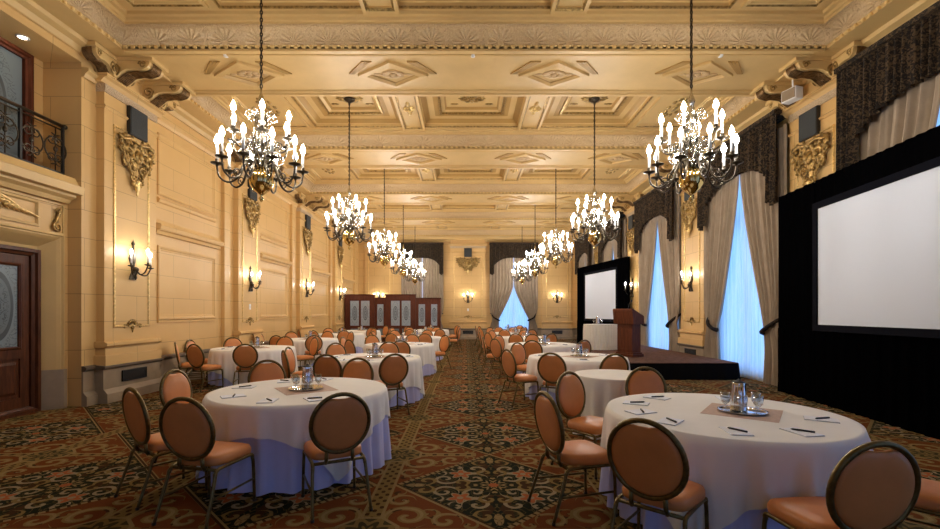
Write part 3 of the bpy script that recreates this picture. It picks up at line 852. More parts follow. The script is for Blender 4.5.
for k, y in enumerate((7.28, 4.92)):
    r = thing('mounted_scroll', ('dark gilded scroll right of the wing ornament over the door', 'dark gilded scroll left of the wing ornament over the door')[k], 'ornament', (PX+.01, y, 3.06), -pi/2, 'scrolls beside the door panel')
    m = MB(); sx = -1 if k == 0 else 1
    m.tube([(sx*p[0], p[1], p[2]) for p in spiral((.0, -.11), .085, .018, pi*.5, 1.7, 24, 'xz', .025)], lambda t: .02-.008*t, 7)
    m.obj('lower_volute', 'old_gold', r)
    m = MB(); m.tube([(sx*p[0], p[1], p[2]) for p in spiral((.01, .15), .05, .012, -pi*.5, 1.6, 20, 'xz', .025)], lambda t: .015-.005*t, 7)
    for q in range(6): m.blob((sx*(-.03+.01*q), .03, -.02+.025*q), (.03, .02, .03), 7, 5)
    m.obj('upper_volute', 'old_gold', r)

# entrance door (double leaf, etched glass) and balcony window
d = bpy.data.objects.new('door_1', None); COL.objects.link(d); d.location = (-6.90, 6.1, 0); d.rotation_euler = (0, 0, -pi/2); struct(d)
MB().frame((-1.06, -.1, 0), (1, 0, 0), (0, 0, 1), (0, 1, 0), 2.12, 2.56, [(0, 0), (0, .24), (.05, .24), (.06, .2), (.10, .18), (.10, 0)]).obj('door_frame', 'dark_wood', d)
for sx in (-1, 1):
    x0, x1 = (.01, .95) if sx < 0 else (-.95, -.01)
    m = MB(); st_ = .14
    m.box(x0, x0+st_, 0, .055, .01, 2.45); m.box(x1-st_, x1, 0, .055, .01, 2.45)
    m.box(x0+st_, x1-st_, 0, .055, 2.30, 2.45); m.box(x0+st_, x1-st_, 0, .055, .86, 1.02); m.box(x0+st_, x1-st_, 0, .055, .01, .26)
    m.box(x0+st_, x1-st_, .015, .03, .26, .86)
    m.frame((x0+st_+.04, .03, .31), (1, 0, 0), (0, 0, 1), (0, 1, 0), x1-x0-2*st_-.08, .50, [(0, 0), (.04, .022), (.06, .022)], fill=0)
    m.frame((x0+st_, .055, 1.02), (1, 0, 0), (0, 0, 1), (0, 1, 0), x1-x0-2*st_, 1.28, [(-.02, 0), (0, .015), (.02, .0), (.025, -.02)])
    lf = m.obj('leaf', 'dark_wood', d)
    g = MB(); g.box(-(x1-x0)/2+st_, (x1-x0)/2-st_, .02, .035, -.64, .64)
    go = g.obj('glass', 'door_glass', lf); go.location = ((x0+x1)/2, 0, 1.66)
    m = MB(); hx_ = x0+.06 if sx < 0 else x1-.06
    m.box(hx_-.03, hx_+.03, .055, .062, .95, 1.25); m.tube(cat([(hx_, .06, 1.0), (hx_, .11, 1.03), (hx_, .11, 1.17), (hx_, .06, 1.2)], 4), .012, 7)
    m.obj('handle', 'brass', lf)
d = bpy.data.objects.new('window_8', None); COL.objects.link(d); d.location = (-7.05, 6.1, 3.78); d.rotation_euler = (0, 0, -pi/2); struct(d)
m = MB(); m.frame((-1.12, 0, 0), (1, 0, 0), (0, 0, 1), (0, 1, 0), 2.24, 1.90, [(0, 0), (0, .12), (.05, .12), (.07, .09), (.10, .08), (.10, 0)])
m.box(-.05, .05, 0, .09, 0, 1.85); m.obj('window_frame', 'mahogany', d)
for x in (-.53, .53):
    g = MB(); g.box(-.48, .48, .02, .035, -.9, .9); go = g.obj('pane', 'door_glass', d); go.location = (x, 0, .95)
# balcony railing
r = thing('balcony_railing', 'dark wrought iron railing with scrolls on the balcony above the door', 'railing', (-6.66, 6.1, 3.78), -pi/2)
m = MB(); m.tube([(-1.36, 0, .86), (1.36, 0, .86)], .028, 10); m.tube([(-1.36, 0, .79), (1.36, 0, .79)], .012, 6)
for sx in (-1, 1): m.lathe([(.0, -.045), (.035, -.03), (.045, 0), (.035, .03), (0, .045)], 12, (sx*1.36, 0, .86))
m.obj('handrail', 'bronze', r)
MB().box(-1.34, 1.34, -.015, .015, .06, .09).obj('bottom_rail', 'black', r)
m = MB()
for k in range(7):
    x = -1.2+k*.4
    m.tube([(x+p[0], 0, p[2]) for p in spiral((0, .44), .19, .19, 0, 1, 28)], .012, 6)
    for s_ in (-1, 1):
        m.tube([(x+p[0], 0, p[2]) for p in spiral((s_*.07, .58), .10, .02, pi/2, s_*1.4, 18)], .010, 6)
        m.tube([(x+p[0], 0, p[2]) for p in spiral((s_*.07, .28), .10, .02, -pi/2, -s_*1.4, 18)], .010, 6)
    m.tube([(x, 0, .09), (x, 0, .79)], .009, 6); m.blob((x, 0, .44), (.035, .025, .05), 8, 5)
m.obj('scroll_panel', 'bronze', r)
for x in (-1.33, 1.33, -.62, .62): MB().box(x-.018, x+.018, -.018, .018, 0, .86).obj('post', 'black', r)
# downlight over the balcony
r = thing('recessed_spot', 'small lit round spotlight in the soffit above the balcony', 'ceiling light', (-6.72, 6.82, 5.74))
MB().lathe([(.085, 0), (.085, -.008), (.055, -.010), (.055, 0)], 20).obj('ring', 'white', r)
MB().lathe([(.054, -.001), (.054, -.004)], 20).obj('lens', 'downlight', r)
for k, (x, nm) in enumerate(((-4.15, 'left'), (.12, 'middle'), (4.40, 'right'))):
    r = thing('ceiling_detector', 'small white disc detector on the front ceiling beam, %s of three' % nm, 'detector', (x, 7.78, ZB), 0, 'detectors on the front beam')
    MB().lathe([(.05, 0), (.05, -.015), (.03, -.035), (0, -.04)], 16).obj('housing', 'white', r)

# ------------------------------------------------------------------ curtains
def pleat(t, k, ph=0): return sin(2*pi*k*t+ph)+.35*sin(2*pi*k*2.3*t+1.3+ph)
def drape(wdt, side, top=5.4, tie=1.2, apex=4.8, openw=.92, seed=0):
    """local: x along the wall from the window centre, y into the room; side -1/+1"""
    m = MB(); H = wdt/2; ZT_ = top
    xo = H
    def inner(z):
        if z >= apex: return .02
        if z >= tie:
            t = (apex-z)/(apex-tie); return .02+(openw-.02)*(t**1.25)
        t = min(1, (tie-z)/.5); return openw+.02*t-.08*max(0, (tie-z)/tie)
    def outer(z):
        return xo-.16*math.exp(-((z-tie)/.35)**2)
    def fn(a, b):
        z = .03+(ZT_-.03)*b; xi, xe = inner(z), outer(z); x = xi+(xe-xi)*a
        dens = 7.5
        amp = .056*min(1, (xe-xi)/.9+.2)
        y = .165+amp*pleat(a, dens, seed)+.03*math.exp(-((z-tie)/.3)**2)
        return (side*x, y, z)
    m.grid(fn, 90, 40)
    return m
def valance(wdt, top=5.68):
    m = MB(); H = wdt/2
    def bot(x):
        a = abs(x)/H
        if a > .80: return 3.82+.05*sin(40*a)
        t = a/.80
        return 4.80-.42*t**3
    def fn(a, b):
        x = -H+wdt*a; zb = bot(x); z = zb+(top-zb)*b
        # steep edge between swag and tail
        y = .335+.048*pleat(a, 24, .7)*(1.15-.5*b)+.03*(1 if abs(x)/H > .8 else 0)
        return (x, y, z)
    m.grid(fn, 320, 12)
    return m
def tieback(side, openw, H):
    m = MB()
    m.tube(cat([(side*(openw-.03), .20, 1.12), (side*(openw+.06), .30, 1.16), (side*(openw+.3), .29, 1.30), (side*(H-.12), .12, 1.50), (side*(H-.06), .04, 1.54)], 5), lambda t: .05-.015*t, 8)
    m.lathe([(.0, -.05), (.04, -.03), (.045, 0), (.03, .04), (0, .05)], 10, (side*(openw-.02), .22, 1.13))
    return m
dm, vm = {}, {}
def curtains(loc, rz, wdt, name, apex=4.8, openw=.92, seed=0, vlabel='dark brown damask valance'):
    for sd in (-1, 1):
        key = (wdt, sd, apex, openw)
        if key not in dm: dm[key] = (drape(wdt, sd, apex=apex, openw=openw).mesh('fabric', 'drape', fix=True), tieback(sd, openw, wdt/2).mesh('tieback', 'tie'))
        nm = {('R', -1): 'far', ('R', 1): 'near', ('B', -1): 'right', ('B', 1): 'left'}[('R' if abs(rz-pi/2) < .1 else 'B', sd)]
        if abs(rz-pi/2) < .1: nm = 'near' if sd < 0 else 'far'
        r = thing('curtain', 'taupe tied-back drape, %s side of the %s' % (nm, name), 'curtain', loc, rz, 'taupe drapes')
        for q, nn in ((0, 'fabric'), (1, 'tieback')):
            o = bpy.data.objects.new(nn, dm[key][q]); COL.objects.link(o); o.parent = r
    if wdt not in vm:
        s = MB(); s.grid(lambda a, b: (-(wdt-.5)/2+(wdt-.5)*a, .03+.012*pleat(a, 16), .02+5.3*b), 160, 3)
        f = MB(); H = wdt/2
        f.box(-H, H, .0, .43, 5.62, 5.70)
        vm[wdt] = (valance(wdt).mesh('swag', 'valance'), s.mesh('sheer_curtain', 'sheer'), f.mesh('pelmet_board', 'valance'))
    r = thing('valance', 'dark damask valance over the %s' % name, 'valance', loc, rz, 'dark damask valances')
    o = bpy.data.objects.new('swag', vm[wdt][0]); COL.objects.link(o); o.parent = r
    o = bpy.data.objects.new('pelmet_board', vm[wdt][2]); COL.objects.link(o); o.parent = r
    o = bpy.data.objects.new('sheer_curtain', vm[wdt][1]); COL.objects.link(o); o.location = loc; o.rotation_euler = (0, 0, rz)
    tag(o, 'daylit white sheer curtain in the %s' % name, 'sheer curtain', 'sheer curtains')
for k, yb in enumerate(BAYS):
    nm = ['window behind the big near screen', 'window at the near end of the stage', 'window beside the lectern', 'window behind the far screen', 'last window of the right wall'][k]
    curtains((XR, yb, 0), pi/2, 3.12, nm)
curtains((BW[1], YB, 0), pi, 2.86, 'back window right of the aisle', apex=3.15, openw=.88)
curtains((BW[0], YB, 0), pi, 2.5, 'back window above the wooden partition', apex=1.4, openw=.25)

for loc, rz, wd, nm in (((XR, 1.5, 0), pi/2, 3.12, 'window beside the near end of the big screen'), ((XR, -3.1, 0), pi/2, 3.12, 'window at the front end of the right wall'), ((BW[0], YF, 0), 0, 2.5, 'end wall window on the door side'), ((BW[1], YF, 0), 0, 2.86, 'end wall window on the screen side')):  # sheers added to weaken the fill from the unseen windows
    o = bpy.data.objects.new('sheer_curtain', vm[wd][1]); COL.objects.link(o); o.location = loc; o.rotation_euler = (0, 0, rz)
    tag(o, 'white sheer curtain dimming the added fill-light '+nm, 'sheer curtain', 'sheer curtains')

# ------------------------------------------------------------------ chandeliers
def chandelier():
    r = thing('chandelier', 'x', 'chandelier', (0, 0, 0), 0, 'brass candle chandeliers')
    MB().lathe([(0, -.30), (.02, -.28), (.035, -.25), (.012, -.21), (.05, -.18), (.11, -.13), (.152, -.06), (.16, 0), (.152, .06), (.11, .125), (.06, .155), (.05, .17)], 24).obj('ball', 'brass', r)
    MB().lathe([(.05, .16), (.09, .19), (.05, .23), (.035, .28), (.06, .33), (.10, .38), (.06, .44), (.035, .48), (.05, .54), (.085, .58), (.05, .63), (.028, .68), (.045, .74), (.065, .80), (.04, .88), (.022, .95), (.035, 1.02), (.05, 1.07), (.03, 1.13), (.012, 1.18), (.012, 1.24)], 18).obj('stem', 'silver', r)
    s = MB()
    s.tube(spiral((.20, .30), .11, .02, pi, -1.6, 20), lambda t: .014-.007*t, 6)
    s.tube(spiral((.17, .48), .085, .015, pi, 1.6, 18), lambda t: .012-.006*t, 6)
    s.tube(spiral((.14, .86), .075, .012, pi, -1.5, 16), lambda t: .011-.005*t, 6)
    s.blob((.10, 0, .40), (.03, .02, .03), 7, 5); s.tube([(.09, 0, .20), (.10, 0, .45), (.07, 0, .86)], .008, 5)
    sm_ = s.mesh('scroll', 'silver')
    for k in range(8):
        c = bpy.data.objects.new('scroll', sm_); COL.objects.link(c); c.parent = r; c.rotation_euler = (0, 0, 2*pi*(k+.5)/8)
    for tier, (nA, R, pts, zp) in enumerate(((10, .53, [(.06, 0, .17), (.16, 0, .235), (.235, 0, .14), (.30, 0, -.01), (.41, 0, -.065), (.505, 0, .0), (.53, 0, .12), (.53, 0, .15)], .15), (6, .385, [(.04, 0, .46), (.11, 0, .54), (.17, 0, .47), (.22, 0, .39), (.30, 0, .37), (.37, 0, .43), (.385, 0, .51), (.385, 0, .53)], .53))):
        am = MB().tube(cat(pts, 4), lambda t: .016-.004*t, 7)
        am.tube([(p[0]+R*.62, 0, p[2]+pts[4][2]+.09) for p in spiral((0, 0), .06, .012, -pi/2, 1.4, 14)], .009, 5)
        am = am.mesh('arm', 'bronze')
        pn = MB().lathe([(.008, -.035), (.016, -.02), (.02, 0), (.075, .012), (.082, .022), (.03, .026), (.022, .03), (.024, .07), (.018, .08)], 14, (R, 0, zp)).mesh('drip_pan', 'bronze')
        cd = MB().lathe([(.018, 0), (.018, .19)], 10, (R, 0, zp+.08)).mesh('candle', 'candle')
        bl = MB().lathe([(.010, 0), (.029, .028), (.033, .056), (.022, .095), (.003, .135)], 8, (R, 0, zp+.268)).mesh('bulb', 'bulb')
        for k in range(nA):
            o = bpy.data.objects.new('arm', am); COL.objects.link(o); o.parent = r; o.rotation_euler = (0, 0, 2*pi*(k+.5*tier+.25)/nA)
            for nm, me in (('drip_pan', pn), ('candle', cd), ('bulb', bl)):
                c = bpy.data.objects.new(nm, me); COL.objects.link(c); c.parent = o
    c = MB(); z = 1.24; q = 0
    top = ZT+.22-.05-3.36
    while z < top-.02:
        pts = [(.013*cos(a), 0, z+.035+.032*sin(a)) for a in [2*pi*i/10 for i in range(10)]]
        if q % 2: pts = [(0, p[0], p[2]) for p in pts]
        c.tube(pts, 0.0095, 5, closed=True); z += .05; q += 1
    c.obj('chain', 'chain', r)
    MB().lathe([(.012, -.16), (.02, -.14), (.03, -.08), (.09, -.05), (.13, -.02), (.13, 0)], 18, (0, 0, top+.02)).obj('canopy', 'bronze', r)
    return r
ch0 = chandelier()
for k, y in enumerate(BAYS):
    for sd, x in (('left', XC-2.915), ('right', XC+2.915)):
        o = put(ch0, (x, y, 3.36), random.uniform(0, .6), 'lit candle chandelier, %s from the front in the %s row' % (NTH[k], sd))

# ------------------------------------------------------------------ chairs
def chair():
    r = thing('banquet_chair', 'x', 'chair', (0, 0, 0), 0)
    # seat cushion: rounded trapezoid, domed
    def outline(a, sc=1.0):
        c, s_ = cos(2*pi*a), sin(2*pi*a); e = .42
        x = abs(c)**e*(1 if c > 0 else -1); y = abs(s_)**e*(1 if s_ > 0 else -1)
        return (x*(.215+.018*y)*sc, y*.205*sc)
    prof = [(.90, .405), (.985, .41), (1.0, .43), (.995, .455), (.95, .475), (.82, .487), (.5, .496), (.0001, .50)]
    m = MB(); n = 36
    vs = [(*outline(i/n, p[0]), p[1]) for p in prof for i in range(n)]
    fs = [(j*n+i, j*n+(i+1) % n, (j+1)*n+(i+1) % n, (j+1)*n+i) for j in range(len(prof)-1) for i in range(n)]+[tuple(range(n))[::-1]]
    m.add(vs, fs, 0, True); m.obj('seat', 'vinyl', r)
    # back: local plane tilted
    tilt = radians(9); c0 = Vector((0, -.268, .70)); U = Vector((1, 0, 0)); Vv = Vector((0, -sin(tilt), cos(tilt))); N = Vector((0, cos(tilt), sin(tilt)))
    A, B = .223, .236
    def P(a, ra, rb, d=0): return c0+U*(ra*cos(a))+Vv*(rb*sin(a))+N*d
    m = MB(); n = 40
    def rad(a, s_):
        k = 1-.105*math.exp(-((a-pi/2)/.30)**4)
        return (A-.012)*s_*k, (B-.012)*s_*k
    rings = [(.0001, .034), (.5, .033), (.85, .026), (.96, .014), (1.0, 0), (.96, -.012), (.85, -.02), (.5, -.024), (.0001, -.025)]
    vs = [P(2*pi*i/n, *rad(2*pi*i/n, s_), d) for s_, d in rings for i in range(n)]
    fs = [(j*n+i, j*n+(i+1) % n, (j+1)*n+(i+1) % n, (j+1)*n+i) for j in range(len(rings)-1) for i in range(n)]
    m.add(vs, fs, 0, True); m.obj('backrest', 'vinyl', r)
    MB().tube([P(2*pi*i/40, A, B) for i in range(40)], .0165, 8, closed=True).obj('back_frame', 'frame', r)
    for sx in (-1, 1):
        a = -pi/2+sx*.46; p = P(a, A, B)
        MB().tube([p, (p.x*1.03, p.y+.004, .42), (p.x*1.05, p.y+.022, .385)], .0145, 8).obj('back_post', 'frame', r)
    m = MB()
    m.tube([(-.19, -.195, .385), (.19, -.195, .385)], .013, 8); m.tube([(-.205, .17, .385), (.205, .17, .385)], .013, 8)
    for sx in (-1, 1): m.tube(cat([(sx*.21, .175, .36), (sx*.211, .17, .392), (sx*.205, .1, .395), (sx*.2, -.12, .393), (sx*.2, -.2, .385), (sx*.203, -.225, .35)], 4), .0135, 8)
    m.obj('seat_frame', 'frame', r)
    for sx in (-1, 1):
        f = MB().tube(cat([(sx*.21, .175, .37), (sx*.213, .184, .30), (sx*.218, .192, .012)], 4), lambda t: .0135-.002*t, 8).obj('leg', 'frame', r)
        MB().lathe([(.014, 0), (.015, .02)], 8, (sx*.218, .192, 0)).obj('glide', 'foot', f)
        f = MB().tube(cat([(sx*.202, -.222, .37), (sx*.208, -.245, .28), (sx*.222, -.335, .012)], 4), lambda t: .0135-.002*t, 8).obj('leg', 'frame', r)
        MB().lathe([(.014, 0), (.015, .02)], 8, (sx*.222, -.336, 0)).obj('glide', 'foot', f)
        MB().tube([(sx*.213, .186, .19), (sx*.213, -.275, .19)], .009, 7).obj('stretcher', 'frame', r)
    return r
chair0 = chair()
POS = {12: 'far side', 1: 'far side slightly right', 2: 'right side toward the back', 3: 'right side', 4: 'right side toward the front', 5: 'near side slightly right', 6: 'near side', 7: 'near side slightly left', 8: 'left side toward the front', 9: 'left side', 10: 'left side toward the back', 11: 'far side slightly left'}
def pos_of(deg, taken):
    k = ((90-deg)/30) % 12; c = round(k) % 12 or 12
    if c in taken:
        alt = (floor(k) if round(k) > k else floor(k)+1) % 12 or 12
        c = alt if alt not in taken else c
    taken.add(c); return POS[c]

# ------------------------------------------------------------------ tables and what stands on them
R0 = .88
def folds(th, k, seed): return sin(k*th+seed)+.5*sin((k*1.7+.5)//1*th+2.1*seed)
def skirt_mesh(R, kf, seed, flare=.022, top=.752, disc=False):
    m = MB()
    rows = [(0, .0), (.004, .004), (.02, .009), (.1, .012)]+[(.1+(top-.112)*q/9, .012+flare*q/9) for q in range(1, 10)]
    def fn(a, b):
        i = min(int(round(b*(len(rows)-1))), len(rows)-1); d, fl = rows[i]; th = 2*pi*a
        dep = (max(0, d-.03)/top)**.8
        r = R-.012+fl+.038*dep*folds(th, kf, seed)
        return (r*cos(th), r*sin(th), top-d)
    m.grid(fn, 220, len(rows)-1, True)
    if disc: m.lathe([(0.0001, top), (R*.5, top), (R-.012, top)], 220, cap=False)
    else: m.lathe([(R*.8, top), (R-.012, top)], 220, cap=False)
    return m.mesh('table_skirt', 'skirt' if not disc else 'cloth')
def overlay_mesh(R, kf, seed, half=1.145, phi=0.0, top=.757, flare=.022):
    m = MB(); NR = 10
    def hang(th):
        a = th-phi; L = half/max(abs(cos(a)), abs(sin(a))); return min(L, 1.60)-R
    rows = [0.0001, .3, .6, .85, .97, 1.0]
    def fn(a, b):
        th = 2*pi*a; j = int(round(b*(len(rows)+NR)))
        if j < len(rows): r = rows[j]*R; return (r*cos(th), r*sin(th), top)
        q = (j-len(rows)+1)/(NR+1); d = hang(th)*q
        dep = (max(0, d-.03)/.752)**.8
        r = R+.004+min(1, d/.02)*.010+flare*max(0, d-.1)/.65+.012*min(1, d/.1)+.038*dep*folds(th, kf, seed)
        return (r*cos(th), r*sin(th), top-d)
    m.grid(fn, 220, len(rows)+NR, True)
    return m.mesh('tablecloth', 'cloth')
SK = [skirt_mesh(R0, k, s_) for k, s_ in ((23, .4), (25, 1.7), (22, 2.9), (24, .9))]
OV = [overlay_mesh(R0, k, s_, half=hf, phi=p) for k, s_, p, hf in ((23, .4, -1.65, 1.145), (25, 1.7, -2.15, 1.34), (22, 2.9, -2.6, 1.34), (24, .9, -1.5, 1.2))]
TB = None
def table_frame():
    r = thing('banquet_table', 'x', 'table', (0, 0, 0), 0)
    MB().lathe([(.0001, .715), (.845, .715), (.85, .72), (.85, .745), (.845, .748), (.0001, .748)], 48).obj('tabletop', 'plywood', r)
    for k in range(4):
        a = pi/4+k*pi/2
        MB().tube([(.5*cos(a), .5*sin(a), .72), (.5*cos(a), .5*sin(a), .0)], .014, 8).obj('leg', 'black', r)
    return r
tb0 = table_frame()
def item(name, label, catg, mesh, mat, group=None):
    pass
# tray set prototypes
def tray_set():
    out = []
    r = thing('place_mat', 'x', 'placemat', (0, 0, 0))
    MB().box(-.26, .26, -.26, .26, 0, .002).obj('cloth', 'mat', r); out.append(r)
    r = thing('serving_tray', 'x', 'tray', (0, 0, 0))
    MB().lathe([(.0001, .004), (.15, .004), (.165, .012), (.178, .016), (.178, .012), (.16, .004), (.14, 0), (.0001, 0)], 32).obj('dish', 'chrome', r); out.append(r)
    r = thing('water_pitcher', 'x', 'pitcher', (0, 0, 0))
    MB().lathe([(.0001, 0), (.056, 0), (.06, .006), (.058, .05), (.052, .12), (.047, .18), (.05, .197), (.047, .2)], 24, cap=False).obj('body', 'chrome', r)
    MB().lathe([(.047, .198), (.042, .205), (.02, .212), (.012, .222), (.0001, .226)], 20).obj('lid', 'black', r)
    MB().tube(cat([(.048, 0, .185), (.085, 0, .18), (.092, 0, .12), (.075, 0, .06), (.054, 0, .05)], 5), .007, 7).obj('handle', 'chrome', r)
    MB().poly([(-.047, .197), (-.068, .2), (-.05, .165)], 'y', -.012, .012).obj('spout', 'chrome', r); out.append(r)
    r = thing('water_glass', 'x', 'glass', (0, 0, 0))
    MB().lathe([(.0001, 0), (.030, 0), (.032, .003), (.006, .010), (.005, .045), (.012, .055), (.032, .075), (.037, .105), (.034, .145), (.0325, .145), (.0355, .105), (.030, .077), (.0001, .062)], 20, cap=False).obj('bowl', 'glass', r); out.append(r)
    r = thing('sugar_bowl', 'x', 'bowl', (0, 0, 0))
    MB().lathe([(.0001, 0), (.022, 0), (.02, .008), (.04, .03), (.044, .055), (.04, .06)], 18, cap=False).obj('cup', 'chrome', r)
    for q in range(5):
        pass
    out.append(r)
    return out
mat0, tray0, pit0, gl0, _sb = tray_set()
bpy.data.objects.remove(_sb.children[0]); bpy.data.objects.remove(_sb)
pad0 = thing('notepad', 'x', 'notepad', (0, 0, 0))
MB().box(-.07, .07, -.105, .105, 0, .004).obj('backing', 'card', pad0)
MB().box(-.069, .069, -.104, .100, .004, .008).obj('sheets', 'paper', pad0)
pen0 = thing('pen', 'x', 'pen', (0, 0, 0))
MB().tube([(0, -.065, .006), (0, .055, .006), (0, .068, .006)], lambda t: .0068 if t < .9 else .0015, 8).obj('barrel', 'ink', pen0)
MB().box(-.0015, .0015, -.06, -.02, .0112, .0135).obj('clip', 'chrome', pen0)

def place_table(x, y, name, angles, off=.05, full=True, small=False, k=0, pads=(), tray=True, spread=1.19):
    put(tb0, (x, y, 0), 0, 'round banquet table hidden under the cloths, '+name) if not small else None
    if small:
        o = bpy.data.objects.new('table_skirt', skirt_mesh(.53, 13, .8, .03, disc=True)); COL.objects.link(o); o.location = (x, y, 0)
        tag(o, 'floor-length white cloth on the small bare table', 'tablecloth')
    else:
        rz = random.uniform(0, 6) if k else 0
        o = bpy.data.objects.new('table_skirt', SK[k]); COL.objects.link(o); o.location = (x, y, 0)
        tag(o, 'lilac-white daylight-tinted floor-length undercloth of the '+name, 'table skirt', 'floor-length undercloths')
        o = bpy.data.objects.new('tablecloth', OV[k]); COL.objects.link(o); o.location = (x, y, 0)
        tag(o, 'ivory square overcloth on the '+name, 'tablecloth', 'ivory overcloths')
    zt = .7575
    if tray:
        f = random.uniform(-.2, .2)
        put(mat0, (x+off, y+.0, zt), pi/4+f, 'rose-beige square placemat in the centre of the '+name)
        put(tray0, (x+off, y, zt+.0025), 0, 'round silver tray on the placemat of the '+name)
        put(pit0, (x+off, y+.045, zt+.007), pi/2+random.uniform(-.3, .3), 'steel water pitcher on the silver tray of the '+name).scale = (1.04, 1.04, 1.13)
        for (dx, dy, nm) in ((-.125, .02, 'left'), (.125, .02, 'right'), (-.062, -.105, 'front left'), (.062, -.105, 'front right')):
            put(gl0, (x+off+dx, y+dy, zt+.007+.001), 0, 'clear stemmed glass, %s of the pitcher on the %s' % (nm, name))
    tk = set()
    for a in pads:
        an = radians(a+random.uniform(-4, 4)); rr = .655
        nm = pos_of(a, tk)
        px, py = x+rr*cos(an), y+rr*sin(an); rot = an+pi/2+random.uniform(-.35, .35)
        put(pad0, (px, py, zt), rot, 'white notepad, %s of the %s' % (nm, name))
        q = rot+random.uniform(.5, 1.3)
        put(pen0, (px+.01, py, zt+.0083), q, 'black pen, %s of the %s' % (nm, name))
    tk = set()
    for a in angles:
        if isinstance(a, tuple): a, rr, tw = a; rr -= .045
        else: rr, tw = spread+random.uniform(-.005, .05), random.uniform(-7, 7)
        an = radians(a); nm = pos_of(a, tk)
        put(chair0, (x+rr*cos(an), y+rr*sin(an), 0), an+pi/2+radians(tw), 'tan oval-back chair, %s of the %s' % (nm, name))['group'] = 'tan banquet chairs'
T = place_table
P8 = (-80, -125, -170, 145, 100, 55, 10, -35)
T(-1.74, 4.75, 'first table left of the aisle', [(-57.5, 1.235, -5), (-103, 1.235, 1), (-137.5, 1.205, 13), (173, 1.205, 3), (127, 1.205, 0), (80, 1.22, 0)], k=0, pads=(-95, -58, -140, 175, 130, 85))
T(-1.72, 8.2, 'second table left of the aisle', [-66, -105, -150, 180, 130, 88], k=1, pads=P8)
T(-1.72, 11.65, 'third table left of the aisle', [-82, -130, 178, 130, 85, 40], k=1, pads=P8)
T(-1.72, 15.1, 'fourth table left of the aisle', [-72, -112, -155, 165, 125, 80], k=1)
T(-1.72, 18.5, 'fifth table left of the aisle', [-60, -105, -150, 160, 120, 75, -10], k=1)
T(-1.72, 21.6, 'sixth table left of the aisle', [-86, -130, -20, 30], k=1)
T(-4.90, 10.4, 'first table by the left wall', [-70, -110, -146, 178, 133, 85, 48], k=1, pads=(-95, 170, -140))
T(-4.88, 13.9, 'second table by the left wall', [-64, -105, -150, 175, 130, 85, 45], k=1)
T(-4.86, 17.4, 'third table by the left wall', [-70, -110, -155, 170, 125, 45], k=1)
T(-4.84, 20.6, 'fourth table by the left wall', [-60, -105, 50], k=1)
T(2.07, 3.65, 'first table right of the aisle', [(-136, 1.205, 4), (-95, 1.24, 9), (-48, 1.24, 0), (182, 1.21, 14), (133, 1.22, -4), (91, 1.24, 0)], off=.17, k=3, pads=(178, 150, 118, -150, -115, -72, -25, 60))
T(1.96, 5.95, 'small bare table right of the aisle', [], small=True, tray=False)
T(2.05, 8.3, 'second table right of the aisle', [(-154, 1.25, 0), (-119, 1.25, 0), (-82, 1.24, 0), 130], k=2, pads=(-95, -140, 170, 20, -45))
T(1.98, 11.7, 'third table right of the aisle', [-148, -108, -60, 178, 90, 135], k=2, pads=(-95, -140, -45))
T(1.98, 15.0, 'fourth table right of the aisle', [-150, -108, -66, 175, 135, 85], k=2)
T(1.98, 18.4, 'fifth table right of the aisle', [-155, -112, -70, 172, 130, 85], k=2)
T(1.98, 21.6, 'sixth table right of the aisle', [-155, -110, -66, 175, 60], k=2)
T(4.2, 19.6, 'last table below the far screen', [-120, 178], k=1) if False else None

# ------------------------------------------------------------------ stage, lectern, screens, partition
r = thing('stage_riser', 'low carpeted stage with black skirting along the window wall', 'stage', (0, 0, 0))
SX0, SX1, SY0, SY1, SZ = 3.42, 6.36, 10.5, 17.2, .40
MB().box(SX0, SX1, SY0, SY1, SZ-.05, SZ).obj('deck', 'deck', r, bevel=.01)
m = MB()
def sk(a, b):
    per = [(SX0, SY1), (SX0, SY0), (SX1, SY0), (SX1, SY1)]
    ls = [SY1-SY0, SX1-SX0, SY1-SY0]; s_ = a*sum(ls)
    i = 0
    while i < 2 and s_ > ls[i]: s_ -= ls[i]; i += 1
    p, q = Vector((*per[i], 0)), Vector((*per[i+1], 0)); d = (q-p).normalized(); nrm = Vector((d.y, -d.x, 0))
    pt = p+d*s_+nrm*(.005+(1-b)*(.03+.02*sin(a*300)))
    return (pt.x, pt.y, .005+(SZ-.02)*b)
m.grid(sk, 400, 4); m.obj('skirting', 'stage_skirt', r)
# lectern on the stage
r = thing('lectern', 'cherry wood lectern standing on the stage', 'lectern', (4.38, 12.1, SZ), radians(-58)); r.scale = (.84, .84, 1.03)
m = MB(); m.box(-.36, .36, -.26, .26, 0, .07); m.box(-.33, .33, -.23, .23, .07, .11); m.obj('base', 'lectern', r, bevel=.008)
m = MB(); m.box(-.29, .29, -.2, .2, .11, .84)
for x in (-.23, .23): m.box(x-.05, x+.05, -.215, -.2, .14, .82)
m.box(-.28, .28, -.215, -.2, .11, .2); m.box(-.28, .28, -.215, -.2, .74, .84)
m.obj('pedestal', 'lectern', r, bevel=.005)
m = MB(); m.poly([(-.27, .84), (.25, .84), (.25, 1.04), (.22, 1.06), (-.30, 1.24), (-.32, 1.20)], 'x', -.38, .38); m.obj('reading_desk', 'lectern', r, bevel=.008)
m = MB(); m.tube(cat([(.1, -.18, 1.19), (.12, -.16, 1.32), (.08, -.05, 1.40), (.05, .05, 1.42)], 5), .007, 7); m.lathe([(.0, 0), (.02, .01), (.022, .05), (.012, .07), (0, .075)], 10, (.05, .07, 1.40)); m.obj('microphone', 'black', r)
